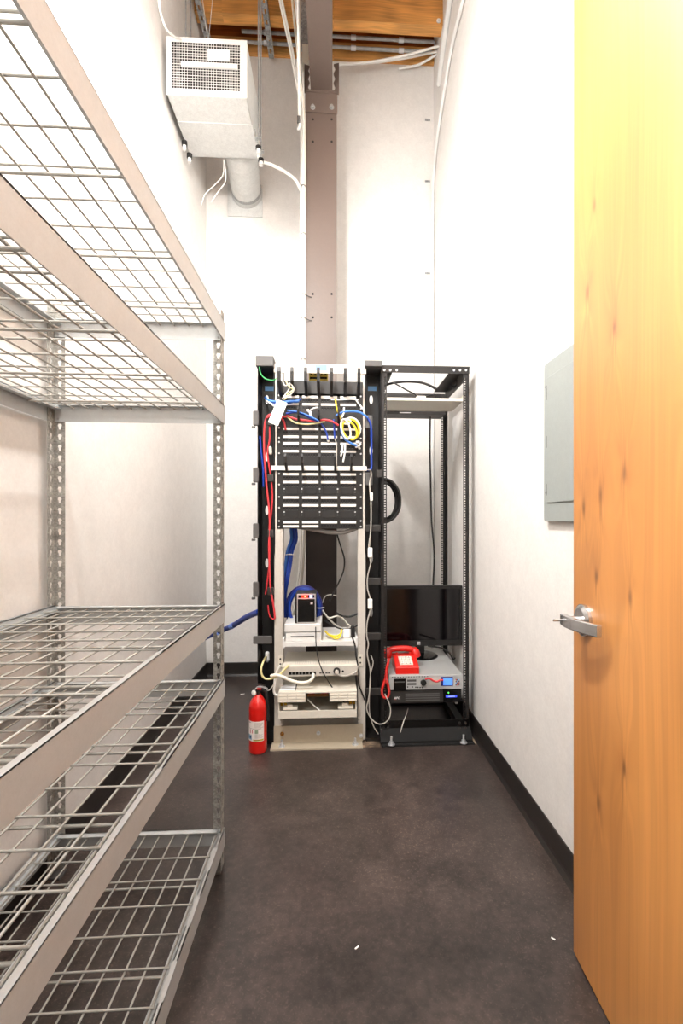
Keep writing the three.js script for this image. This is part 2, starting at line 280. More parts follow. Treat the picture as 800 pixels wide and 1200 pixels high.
// ---------------------------------------------------------------- wire shelving
{
  const t = thing('wire_shelving_unit', 'five-tier grey metal boltless shelving unit with wire mesh decks', 'shelving');
  const X0 = -1.01, X1 = -0.405, Z0 = -1.79, Z1 = -0.50, HT = 2.035;
  // angle posts with keyhole slots
  const flange = (w, h) => {
    const s = new THREE.Shape([[0, 0], [w, 0], [w, h], [0, h]].map(([a, b]) => new THREE.Vector2(a, b)));
    for (let y = 0.04; y < h - 0.03; y += 0.0381) {
      const c = w * 0.52, p = new THREE.Path();
      p.moveTo(c - 0.0035, y - 0.011); p.lineTo(c + 0.0035, y - 0.011); p.lineTo(c + 0.005, y - 0.001); p.lineTo(c + 0.0075, y + 0.004); p.lineTo(c + 0.005, y + 0.0105); p.lineTo(c - 0.005, y + 0.0105); p.lineTo(c - 0.0075, y + 0.004); p.lineTo(c - 0.005, y - 0.001); p.closePath();
      s.holes.push(p);
    }
    return prism(s, 0.002);
  };
  const fA_ = flange(0.038, HT - 0.01), fB_ = flange(0.044, HT - 0.01);
  for (const [x, sx] of [[X0, 1], [X1, -1]]) for (const [z, sz] of [[Z0, 1], [Z1, -1]]) {
    const a = fA_.clone(); a.scale(sx, 1, sz); a.translate(x, 0.01, z);
    const b = fB_.clone(); b.rotateY(-Math.PI / 2); b.translate(0.002, 0, 0); b.scale(sx, 1, sz); b.translate(x, 0.01, z);
    if (sx * sz < 0) for (const g of [a, b]) flip(g);
    const post = obj('post', [a, b], M.post, t);
    obj('foot_plate', bx(Math.min(x, x + sx * 0.045), Math.max(x, x + sx * 0.045), 0, 0.012, Math.min(z, z + sz * 0.05), Math.max(z, z + sz * 0.05), 0.003), M.greyPlastic, post);
  }
  const C = 0.003;
  for (const [top, first] of [[1.998, 1.70], [1.692, 1.72], [0.966, 1.70], [0.692, 1.69], [0.142, 1.645]]) {
    const bot = top - 0.066;
    // long beams: face, ledge inside for the deck
    for (const [x, s] of [[X1, -1], [X0, 1]]) {
      const xf = x - s * 0.0045;
      obj('long_beam', [bx(xf, xf + s * C, bot, top, Z0 + 0.004, Z1 - 0.004), bx(xf, xf + s * 0.012, top - C, top, Z0 + 0.006, Z1 - 0.006), bx(xf + s * 0.009, xf + s * 0.012, top - 0.018, top, Z0 + 0.006, Z1 - 0.006), bx(xf + s * 0.012, xf + s * 0.034, top - 0.021, top - 0.018, Z0 + 0.006, Z1 - 0.006)], M.beam, t);
    }
    for (const [z, s] of [[Z0, 1], [Z1, -1]]) {
      const zf = z + s * 0.0045;
      const eb = obj('end_beam', [bx(X0 + 0.004, X1 - 0.004, bot + 0.002, top - 0.004, zf, zf + s * C), bx(X0 + 0.02, X1 - 0.02, top - 0.004 - C, top - 0.004, zf, zf + s * 0.022)], M.beam, t);
      for (const x of [X0 + 0.018, X1 - 0.018]) obj('rivet', rod(V(x, bot + 0.012, zf + s * C), V(x, bot + 0.012, zf + s * (C + 0.003)), 0.004, 8), M.galv, eb);
    }
    const deckY = top - 0.0145, wr = 0.0027;
    const deck = obj('wire_deck', [rod(V(X0 + 0.022, deckY, Z0 + 0.02), V(X0 + 0.022, deckY, Z1 - 0.02), wr, 6), rod(V(X1 - 0.022, deckY, Z0 + 0.02), V(X1 - 0.022, deckY, Z1 - 0.02), wr, 6)], M.wire, t);
    const nL = 10; for (let i = 1; i <= nL; i++) { const x = X1 - 0.022 - i * (X1 - X0 - 0.044) / (nL + 1); obj('wire', rod(V(x, deckY, Z0 + 0.012), V(x, deckY, Z1 - 0.012), wr, 6), M.wire, deck); }
    let k = 0;
    for (let z = -first; z < Z1 - 0.03; z += 0.1003, k++) {
      obj('wire', rod(V(X0 + 0.014, deckY + 0.0052, z), V(X1 - 0.014, deckY + 0.0052, z), wr, 6), M.wire, deck);
      if (k % 3 === 1) obj('wire', rod(V(X0 + 0.014, deckY - 0.014, z + 0.004), V(X1 - 0.014, deckY - 0.014, z + 0.004), wr * 1.3, 6), M.wire, deck);
    }
  }
}
function flip(g) { const p = g.attributes.position.array, n = g.attributes.normal.array, u = g.attributes.uv.array; for (let i = 0; i < p.length / 9; i++) { for (const [a, s] of [[p, 3], [n, 3], [u, 2]]) for (let k = 0; k < s; k++) { const q = a[i * 3 * s + s + k]; a[i * 3 * s + s + k] = a[i * 3 * s + 2 * s + k]; a[i * 3 * s + 2 * s + k] = q; } } }
// ---------------------------------------------------------------- steel column and beam
const ZC = 3.5;
{
  const a = at(358.5, 300, ZC), b = at(394.5, 300, ZC), capY = at(376, 110, ZC).y;
  const t = thing('steel_column', 'brown painted steel column rising behind the beige rack', 'column');
  const w = (a.x + b.x) / 2;
  const shaft = (y0, y1) => [bx(a.x, b.x, y0, y1, -ZC - 0.014, -ZC), bx(w - 0.006, w + 0.006, y0, y1, -ZC - 0.19, -ZC - 0.014), bx(a.x, b.x, y0, y1, -ZC - 0.204, -ZC - 0.19)];
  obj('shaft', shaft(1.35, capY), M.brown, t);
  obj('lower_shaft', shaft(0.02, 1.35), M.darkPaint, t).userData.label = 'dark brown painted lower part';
  obj('base_plate', bx(a.x - 0.04, b.x + 0.04, 0, 0.02, -ZC - 0.25, -ZC + 0.04, 0.003), M.brown, t);
  const y1 = at(376, 146 - 13, ZC).y;
  const cap = obj('cap_bracket', [bx(a.x - 0.004, b.x + 0.004, y1, capY + 0.004, -ZC, -ZC + 0.008), bx(a.x, b.x, capY, capY + 0.016, -ZC - 0.21, -ZC + 0.015)], M.brown, t);
  for (const u of [366.5, 388.5]) {
    const p = at(u, 127, ZC); obj('bolt', [rod(V(p.x, p.y, -ZC + 0.008), V(p.x, p.y, -ZC + 0.011), 0.018, 16), rod(V(p.x, p.y, -ZC + 0.011), V(p.x, p.y, -ZC + 0.026), 0.012, 6)], M.galv, cap);
    for (const v of [140, 166, 344.5, 372]) { const q = at(u, v, ZC); obj('bolt_hole', rod(V(q.x, q.y, -ZC - 0.002), V(q.x, q.y, -ZC + 0.0012), 0.008, 12), M.hole, t); }
  }
  const k = thing('steel_beam', 'brown steel roof beam resting on the column', 'beam');
  const bw0 = at(364, 110, ZC).x, bw1 = at(389.5, 110, ZC).x, bc = (bw0 + bw1) / 2, by = capY + 0.016;
  obj('bottom_flange', bx(bw0, bw1, by, by + 0.018, -ZC - 0.2, ZF), M.brown, k);
  obj('web', bx(bc - 0.006, bc + 0.006, by + 0.018, 5.03, -ZC - 0.2, ZF), M.brown, k);
  obj('top_flange', bx(bw0, bw1, 5.03, 5.05, -ZC - 0.2, ZF), M.brown, k);
  // side plate of the beam seat with a ragged cut edge
  const pl = [[0, 0]]; pl.push([0.045, 0], [0.045, 0.225]); for (let i = 6; i >= 0; i--) pl.push([0.006 + (i % 2 ? 0.014 : 0), 0.01 + i * 0.034]);
  for (const [x, s, h] of [[bw1 + 0.002, 1, 1], [bw0 - 0.002, -1, 0.9]]) { const g = prism(pl, 0.012); g.scale(s, h, 1); if (s < 0) flip(g); g.translate(x, by - 0.0, -ZC - 0.02); obj('seat_plate', g, M.brown, k); }
}
// ---------------------------------------------------------------- ventilation box and its hangers
const FB = {}; {
  const Zf = 2.93, Zr = 3.42, a = at(195.5, 80, Zf), b = at(289, 80, Zf), top = at(243, 46, Zf).y, bot = at(243, 113.5, Zf).y;
  Object.assign(FB, { x0: Math.max(a.x, XL + 0.012), x1: b.x, top, bot, Zf, Zr });
  const t = thing('ventilation_box', 'pale grey ventilation fan box with a mesh grille, hung high on rods', 'fan box');
  const { x0, x1 } = FB, w = 0.003;
  obj('housing', [bx(x0, x1, bot, bot + w, -Zr, -Zf), bx(x0, x1, top - w, top, -Zr, -Zf), bx(x0, x0 + w, bot, top, -Zr, -Zf), bx(x1 - w, x1, bot, top, -Zr, -Zf), bx(x0, x1, bot, top, -Zr, -Zr + w), bx(x0, x1, bot - 0.003, bot, -Zr + 0.02, -(Zf + 0.19))], M.fanGrey, t);
  const f = 0.03, gx0 = x0 + f * 0.9, gx1 = x1 - f * 1.3, gy0 = bot + 0.04, gy1 = top - 0.026;
  obj('grille_frame', [bx(x0 - 0.002, gx0, bot, top + 0.002, -Zf, -Zf + 0.004), bx(gx1, x1 + 0.002, bot, top + 0.002, -Zf, -Zf + 0.004), bx(gx0, gx1, bot, gy0, -Zf, -Zf + 0.004), bx(gx0, gx1, gy1, top + 0.002, -Zf, -Zf + 0.004)], M.whiteMetal, t);
  const ws = [], nx = 26, ny = 17;
  for (let i = 0; i <= nx; i++) { const x = gx0 + (gx1 - gx0) * i / nx; ws.push(bx(x - 0.0013, x + 0.0013, gy0, gy1, -Zf + 0.001, -Zf + 0.003)); }
  for (let i = 0; i <= ny; i++) { const y = gy0 + (gy1 - gy0) * i / ny; ws.push(bx(gx0, gx1, y - 0.0013, y + 0.0013, -Zf + 0.0005, -Zf + 0.0025)); }
  const gm = obj('grille_mesh', ws, M.whiteMetal, t); gm.userData.kind = 'stuff';
  const p = at(243, 57, Zf - 0.01), q = at(269, 72, Zf - 0.01); obj('access_plate', bx(p.x, q.x, q.y, p.y, -Zf + 0.004, -Zf + 0.012, 0.003), M.whiteMetal, t);
  const r = at(212, 72, Zf - 0.01), s = at(281, 82, Zf - 0.01); obj('cross_rail', bx(r.x, s.x - 0.012, s.y, r.y - 0.008, -Zf + 0.004, -Zf + 0.022, 0.004), M.whiteMetal, t);
  obj('shade_lining', bx(x0 + w, x1 - w, bot + w, top - w, -Zr + 0.2, -Zr + 0.205), M.blackMatte, t);  // dark sheet added so the openings of the grille look shaded
  for (const z of [-3.23, -3.34]) obj('side_bracket', [bx(x1, x1 + 0.044, bot - 0.006, bot, z - 0.016, z + 0.016), bx(x1, x1 + 0.004, bot, bot + 0.05, z - 0.016, z + 0.016)], M.galv, t);
  const li = 0.0045; obj('shade_lining', [bx(x0 + w, x0 + li, bot + w, top - w, -Zr + 0.2, -Zf - 0.002), bx(x1 - li, x1 - w, bot + w, top - w, -Zr + 0.2, -Zf - 0.002), bx(x0 + w, x1 - w, bot + w, bot + li, -Zr + 0.2, -Zf - 0.002), bx(x0 + w, x1 - w, top - li, top - w, -Zr + 0.2, -Zf - 0.002)], M.char, t);  // dark sheets over the pale inner walls, painted shade
  const hang = V((x0 + x1) / 2, top, -Zf - 0.03);
  obj('eye_hook', rod(hang, hang.clone().add(V(0, 0.03, 0)), 0.004, 8), M.galv, t);
  for (const du of [[-0.12, 'a'], [0.07, 'b']]) { const n = tag(obj('hanger_wire', tube([hang.clone().add(V(du[0] * 0.02, 0.028, 0)), V(hang.x + du[0], 5.06, hang.z - 0.04)], 0.0016, 4, 5), M.galvBright), du[0] < 0 ? 'thin steel wire from fan box up to the joist by the wall' : 'thin steel wire from fan box up toward the roof beam', 'wire'); }
  // four threaded rods with rubber isolators and the strut channels they hang from
  let first = true;
  for (const [x, side] of [[x1 + 0.024, 'over the back wall'], [x0 + 0.02, 'beside the side wall']]) {
    for (const z of [-3.23, -3.34]) {
      const th = thing('hanger_rod', `threaded rod at the fan box end ${side[0] === 'o' ? 'away from' : 'against'} the wall, nearer the ${z > -3.3 ? 'grille' : 'round duct'}`, 'rod', 'fan box hanger rods');
      obj('threaded_rod', rod(V(x, side[0] === 'o' ? bot - 0.06 : top + 0.002, z), V(x, 4.985, z), 0.005, 8), M.galv, th);
      if (side[0] === 'o') { obj('isolator', rod(V(x, bot - 0.075, z), V(x, bot - 0.055, z), 0.019, 14), M.blackMatte, th); obj('end_nut', rod(V(x, bot - 0.1, z), V(x, bot - 0.075, z), 0.014, 8), M.whiteMetal, th); }
    }
    // perforated strut under the joists
    const cx = x, n = thing('strut_channel', side[0] === 'o' ? 'perforated steel strut channel under the joists near the column' : 'perforated steel strut channel under the joists along the side wall', 'strut');
    const pl = new THREE.Shape([[-0.0205, -0.5], [0.0205, -0.5], [0.0205, 0.44], [-0.0205, 0.44]].map(([p_, q_]) => new THREE.Vector2(p_, q_)));
    for (let y = -0.46; y < 0.4; y += 0.075) { const h = new THREE.Path(); h.moveTo(-0.007, y); h.lineTo(-0.007, y + 0.035); h.lineTo(0.007, y + 0.035); h.lineTo(0.007, y); h.closePath(); pl.holes.push(h); }
    const g = prism(pl, 0.003); g.rotateX(Math.PI / 2); g.translate(cx, 5.008, -3.4);
    obj('channel', [g, bx(cx - 0.0205, cx - 0.0175, 5.008, 5.048, -3.9, -2.96), bx(cx + 0.0175, cx + 0.0205, 5.008, 5.048, -3.9, -2.96)], M.galv, n);
  }
  for (const z of [-3.23, -3.34]) { const x = FB.x0 + 0.012; const q = obj('isolator', [rod(V(x, bot - 0.07, z), V(x, bot - 0.042, z), 0.018, 14)], M.blackMatte, t); obj('end_nut', rod(V(x, bot - 0.1, z), V(x, bot - 0.07, z), 0.012, 8), M.whiteMetal, q); }
}
// round duct to the back wall, with spiral seams
{
  const t = thing('round_duct', 'short round galvanised duct running from the fan box to the wall', 'duct');
  const c1 = at(289, 244, 3.93), R = 0.115; const e = V(c1.x, c1.y + R, ZB + 0.003), s = V(at(281, 180, 3.44).x, e.y + 0.03, -FB.Zr);
  const prof = [[R - 0.002, 0]], L = s.distanceTo(e); for (let i = 0; i < 5; i++) { const y = L * (i + 0.5) / 5; prof.push([R, y - 0.008], [R + 0.005, y - 0.004], [R + 0.005, y + 0.004], [R, y + 0.008]); } prof.push([R, L]);
  const g = lathe(prof, 40); g.applyQuaternion(new THREE.Quaternion().setFromUnitVectors(V(0, 1, 0), e.clone().sub(s).normalize())); g.translate(s.x, s.y, s.z);
  obj('duct_pipe', metric(g), M.fanGrey, t);
  const q = at(287, 235, 3.94); obj('wall_flange', bx(q.x - 0.14, q.x + 0.14, q.y - 0.13, q.y + 0.13, ZB, ZB + 0.012), M.fanGrey, t);
  const cl = lathe([[R + 0.001, -0.012], [R + 0.007, -0.012], [R + 0.007, 0.012], [R + 0.001, 0.012]], 40); cl.rotateX(Math.PI / 2); const k = s.clone().lerp(e, 0.86); cl.translate(k.x, k.y, k.z); obj('band_clamp', cl, M.galv, t);
  // loose control wiring below the box
  for (const [pts, lab] of [[[[262, 186], [261, 205], [252, 216], [240, 228], [236, 240]], 'white thermostat wire drooping below the fan box toward the side wall'], [[[263, 188], [264, 212], [256, 224], [248, 236]], 'white thermostat wire hanging beside the round duct']])
    tag(obj('control_wire', tube(pts.map(([u, v], i) => at(u, v, 3.45 + i * 0.03)), 0.0035), M.whiteWire), lab, 'wire');
}
// ---------------------------------------------------------------- conduits, pipes and cables under the roof
{
  const y1 = at(450, 46, 3.82).y, y2 = at(450, 54, 3.84).y;
  for (const [y, z, lab] of [[y1, -3.82, 'upper steel conduit along the top of the back wall'], [y2, -3.87, 'lower steel conduit along the top of the back wall']]) {
    const t = thing('steel_conduit', lab, 'conduit');
    obj('pipe', rod(V(at(283, 50, -z).x, y, z), V(XR - 0.02, y, z), 0.013, 12), M.galv, t);
    for (const u of [312, 414, 470]) { const x = at(u, 50, -z).x; obj('coupling', rod(V(x - 0.02, y, z), V(x + 0.02, y, z), 0.018, 12), M.galvBright, t); }
  }
  const pA = [[531, -25, 3.22], [527, 0, 3.3], [520, 50, 3.5], [514, 98, 3.7]].map((q) => at(...q));
  const ta = thing('white_conduit', 'white plastic pipe slanting down into the back corner', 'conduit'); obj('pipe', tube(pA, 0.02, 24, 12), M.whiteMetal, ta);
  const pB = [[552, -25, 2.9], [545, 0, 2.98], [533, 55, 3.27], [522, 120, 3.55], [513, 190, 3.84], [509.5, 250, 3.905], [508.5, 330, 3.91], [508, 460, 3.91], [508, 640, 3.91], [508, 772, 3.91]].map((q) => at(...q)).map((p) => V(Math.min(p.x, XR - 0.016), p.y, p.z));
  const tb = thing('corner_conduit', 'long white conduit bending down the back corner to the black rack', 'conduit'); obj('pipe', tube(pB, 0.013, 60, 12), M.whiteMetal, tb);
  for (const [u, v] of [[512, 139], [503, 211], [503, 319]]) { const p = at(u, v, 3.93); p.x = Math.min(p.x, XR - 0.055); obj('pipe_strap', [bx(p.x - 0.018, XR - 0.03, p.y - 0.008, p.y + 0.008, ZB, ZB + 0.006), ball(V(p.x - 0.012, p.y, ZB + 0.006), 0.006)], M.galv, tb); }
  const cab = [[[388, 75, 3.8], [430, 73, 3.8], [470, 66, 3.78], [500, 58, 3.76], [522, 52, 3.74]], [[394, 76, 3.86], [440, 73, 3.86], [480, 67, 3.86], [522, 58, 3.8]], [[468, 80, 3.92], [490, 76, 3.9], [508, 66, 3.84], [524, 58, 3.78]]];
  const labs = ['white cable strung from the roof beam to the corner pipe, uppermost', 'white cable strung from the roof beam to the corner pipe, lower', 'short white cable rising from the back wall to the corner pipe'];
  cab.forEach((c, i) => tag(obj('white_cable', tube(c.map((q) => at(...q)), 0.009, 30), M.whiteWire), labs[i], 'cable'));
  { const p = at(514, 37, 3.6), q = at(600, 98, 3.6); const t = thing('ceiling_screw', 'round white screw cap on the roof joist', 'screw'); obj('cap', rod(V(p.x, Math.max(p.y, 5.08), -3.61), V(p.x, Math.max(p.y, 5.08), -3.602), 0.016, 16), M.whiteMetal, t); obj('slot', bx(p.x - 0.008, p.x + 0.008, Math.max(p.y, 5.08) - 0.002, Math.max(p.y, 5.08) + 0.002, -3.603, -3.6012), M.greyPlastic, t); }
  // cable bundle coming down the left side of the column
  const t = thing('cable_bundle', 'thick bundle of white cables strapped down the side of the column', 'cable bundle');
  const offs = [[0, 0], [0.011, 0.006], [-0.011, 0.005], [0.004, 0.016], [-0.007, -0.011], [0.014, -0.006]];
  offs.forEach(([ox, oz], i) => {
    const top = i < 2 ? [[349, -30, 3.2], [349.5, 40, 3.3], [350, 90, 3.4]] : i < 4 ? [[323, -35, 3.1], [332, 10, 3.25], [343, 62, 3.38], [349, 95, 3.43]] : [[342, -20, 3.3], [347, 30, 3.36], [352, 80, 3.42]];
    const pts = [...top, [354, 120, 3.47], [355.5, 170, 3.47], [355, 260, 3.47], [355.5, 340, 3.47], [355, 420, 3.47], [356, 540, 3.47], [355, 640, 3.47], [350, 690, 3.46], [340, 730, 3.4]];
    obj('cable', tube(pts.map((q) => at(...q).add(V(ox - 0.004, 0, oz))), 0.0075, 70), i === 1 || i === 4 ? M.cream : M.whiteWire, t);
  });
  for (const [v, a, b] of [[218, -0.02, 0.02], [274, -0.02, 0.02], [345, -0.02, 0.06], [373, -0.02, 0.06], [421, -0.02, 0.02]]) { const p = at(355, v, 3.45); obj('cable_tie', tube([V(p.x + a, p.y - 0.006, p.z), V(p.x, p.y + 0.002, p.z + 0.014), V(p.x + b * 0.6, p.y + 0.004, p.z + (b > 0.03 ? -0.035 : 0)), V(p.x + b, p.y + (b > 0.03 ? 0.004 : 0.001), b > 0.03 ? -ZC + 0.002 : p.z - 0.006)], 0.0022, 16, 6), M.blackWire, t); }
  const lp = thing('cable_loop', 'white cable end looping loose in front of the bundle near the roof', 'cable'); obj('cable', tube([[349, -20, 3.0], [349.5, 60, 3.15], [350.5, 130, 3.3], [351, 148, 3.32], [349.5, 151, 3.33]].map((q) => at(...q)), 0.009, 40), M.whiteWire, lp); { const p = at(350, 140, 3.31); obj('connector', bx(p.x - 0.011, p.x + 0.011, p.y - 0.025, p.y + 0.02, p.z - 0.011, p.z + 0.011, 0.003), M.greyPlastic, lp); }
  tag(obj('fan_power_cable', tube([[302, 180, 3.38], [305, 188, 3.38], [318, 193, 3.4], [335, 202, 3.43], [346, 211, 3.45], [352, 222, 3.45]].map((q) => at(...q)), 0.011, 40), M.whiteWire), 'white cable arching from the fan box to the column bundle', 'cable');
  const g0 = at(352.5, 64, 3.62), g1 = at(362, 0, 3.62); const tr = thing('cable_trunking', 'grey steel trunking rising beside the roof beam', 'trunking'); obj('trunk', bx(g0.x, g1.x, g0.y, DECK, -3.6, -3.56, 0.002), M.galv, tr); const j0 = at(354, 76, 3.55); obj('outlet_box', bx(j0.x, g1.x, j0.y, g0.y, -3.59, -3.535, 0.003), M.cream, tr);
  tag(obj('wall_cable', tube([[186, -20, 2.6], [187, 10, 2.62], [193, 30, 2.68], [203, 42, 2.78], [212, 46, 2.9]].map((q) => at(...q)).map((p) => V(Math.max(p.x, XL + 0.008), p.y, p.z)), 0.006, 30), M.whiteWire), 'white cable curving down the side wall to the fan box', 'cable');
}
// ---------------------------------------------------------------- electrical panel and cover plate on the right wall
{
  const onX = (u, v) => { const dx = (u - CX) / F, dy = -(v - CY) / F, rx = CS * dx + SN, rz = -(CS - SN * dx), k = (XR - 0.018) / rx; return V(XR, EYE + dy * k, rz * k); };
  const a = onX(637.5, 611), top = onX(637.5, 428).y, z0 = a.z, z1 = a.z + 0.52, y0 = a.y;
  const t = thing('electrical_panel', 'grey steel electrical panel on the wall behind the open door', 'electrical panel');
  const rr = (w, h, r, d) => { const s = new THREE.Shape(); s.moveTo(-w / 2 + r, -h / 2); s.lineTo(w / 2 - r, -h / 2); s.quadraticCurveTo(w / 2, -h / 2, w / 2, -h / 2 + r); s.lineTo(w / 2, h / 2 - r); s.quadraticCurveTo(w / 2, h / 2, w / 2 - r, h / 2); s.lineTo(-w / 2 + r, h / 2); s.quadraticCurveTo(-w / 2, h / 2, -w / 2, h / 2 - r); s.lineTo(-w / 2, -h / 2 + r); s.quadraticCurveTo(-w / 2, -h / 2, -w / 2 + r, -h / 2); const g = prism(s, d, 0.002); g.rotateY(-Math.PI / 2); return g; };
  const cover = rr(z1 - z0, top - y0, 0.014, 0.018); cover.translate(XR, (y0 + top) / 2, (z0 + z1) / 2); obj('cover', cover, M.greyPanel, t);
  const dr = rr(z1 - z0 - 0.07, top - y0 - 0.13, 0.006, 0.005); dr.translate(XR - 0.0175, (y0 + top) / 2 + 0.005, (z0 + z1) / 2); const d = obj('panel_door', dr, M.greyPanel, t);
  for (const f of [0.2, 0.5, 0.8]) obj('hinge', rod(V(XR - 0.02, y0 + (top - y0) * f - 0.022, z0 + 0.033), V(XR - 0.02, y0 + (top - y0) * f + 0.022, z0 + 0.033), 0.004, 8), M.greyPlastic, d);
  obj('latch', bx(XR - 0.034, XR - 0.022, y0 + 0.4, y0 + 0.46, z1 - 0.08, z1 - 0.06, 0.003), M.blackMatte, d);
  for (const [zz, yy] of [[z0 + 0.02, y0 + 0.11], [z0 + 0.02, top - 0.09], [z1 - 0.02, y0 + 0.11], [z1 - 0.02, top - 0.09]]) obj('screw', rod(V(XR - 0.018, yy, zz), V(XR - 0.0205, yy, zz), 0.006, 10), M.greyPlastic, t);
  const c = onX(621.5, 98); const w = thing('wall_cover_plate', 'small round white blank cover plate high on the side wall', 'cover plate');
  const g = lathe([[0, 0.006], [0.05, 0.006], [0.056, 0.003], [0.057, 0]], 32); g.rotateZ(Math.PI / 2); g.translate(XR, c.y, c.z); obj('plate', g, std(0xd8d8d6, 0.5), w);
  obj('screw', rod(V(XR - 0.005, c.y, c.z), V(XR - 0.0075, c.y, c.z), 0.005, 10), M.zinc, w);
}
// ---------------------------------------------------------------- beige two-post rack
const ZR = 2.74, MW = 1 / 203.5;              // front plane of both racks
const px = (u, v = 609) => at(u, v, ZR).x, py = (v, u = 373) => at(u, v, ZR).y;
const RK = { l0: px(321.5), l1: px(331), r0: px(419.5), r1: px(428), top: py(427), z: -ZR };
{
  const t = thing('relay_rack', 'beige two-post relay rack bolted to the floor, full of patch panels', 'rack');
  const holes = (w, h, c, size, y0) => { const s = new THREE.Shape([[0, 0], [w, 0], [w, h], [0, h]].map(([a, b]) => new THREE.Vector2(a, b))); for (let y = y0; y < h - 0.02; y += 0.01905) { const p = new THREE.Path(); p.absarc(c, y, size, 0, Math.PI * 2, true); s.holes.push(p); } const g = new THREE.ExtrudeGeometry(s, { depth: 0.003, bevelEnabled: false, curveSegments: 3 }); return metric(g); };
  const H = RK.top - 0.03, y0 = 0.012;
  for (const [a, b, inner] of [[RK.l0, RK.l1, 1], [RK.r0, RK.r1, -1]]) {
    const f = holes(b - a, H, inner > 0 ? (b - a) - 0.012 : 0.012, 0.0032, 0.12); f.translate(a, y0, -ZR - 0.003);
    const bk = f.clone(); bk.translate(0, 0, -0.073);
    const wx = inner > 0 ? a : b - 0.004;
    obj('upright', [f, bk, bx(wx, wx + 0.004, y0, y0 + H, -ZR - 0.076, -ZR)], M.rackBeige, t);
  }
  obj('top_bar', [bx(RK.l0 - 0.004, RK.r1 + 0.004, py(437.5), RK.top, -ZR, -ZR + 0.004), bx(RK.l0 - 0.004, RK.r1 + 0.004, RK.top - 0.004, RK.top, -ZR - 0.08, -ZR)], M.rackBeige, t);
  obj('top_bar', [bx(RK.l0 - 0.004, RK.r1 + 0.004, at(373, 435.5, ZR + 0.08).y, RK.top - 0.004, -ZR - 0.08, -ZR - 0.076)], M.rackBeige, t);
  const zf = at(370, 879, 2.66).z, bl = at(316.5, 879, 2.66).x, br = at(425, 878, 2.66).x;
  const base = obj('base_angle', [bx(bl, br, 0, 0.008, -ZR, -2.655), bx(px(321), px(425), 0.008, 0.105, -ZR + 0.0045, -ZR + 0.0105)], M.rackTan, t);
  obj('base_angle', [bx(bl + 0.01, br, 0, 0.008, -2.92, -ZR - 0.076), bx(px(321), px(425), 0.008, 0.105, -ZR - 0.087, -ZR - 0.08)], M.rackBeige, t);
  for (const u of [330, 416]) { const p = at(u, 873, 2.69); obj('anchor_bolt', [rod(V(p.x, 0.008, -2.69), V(p.x, 0.012, -2.69), 0.018, 16), rod(V(p.x, 0.012, -2.69), V(p.x, 0.024, -2.69), 0.011, 6), rod(V(p.x, 0.024, -2.69), V(p.x, 0.045, -2.69), 0.006, 8)], M.zinc, base); }
  for (const [u, v] of [[373, 859], [330.5, 860], [423, 862]]) { const p = at(u, v, ZR - 0.01); obj('frame_bolt', [rod(V(p.x, p.y, -ZR + 0.0105), V(p.x, p.y, -ZR + 0.0125), 0.012, 14), rod(V(p.x, p.y, -ZR + 0.0125), V(p.x, p.y, -ZR + 0.02), 0.008, 6)], u < 340 ? M.amber : M.zinc, base); }
  const tp = [px(369), px(383), py(434.5), py(427.5)]; obj('tape', bx(tp[0], tp[1], tp[2], tp[3], -ZR + 0.004, -ZR + 0.0048), M.tape, t);
}
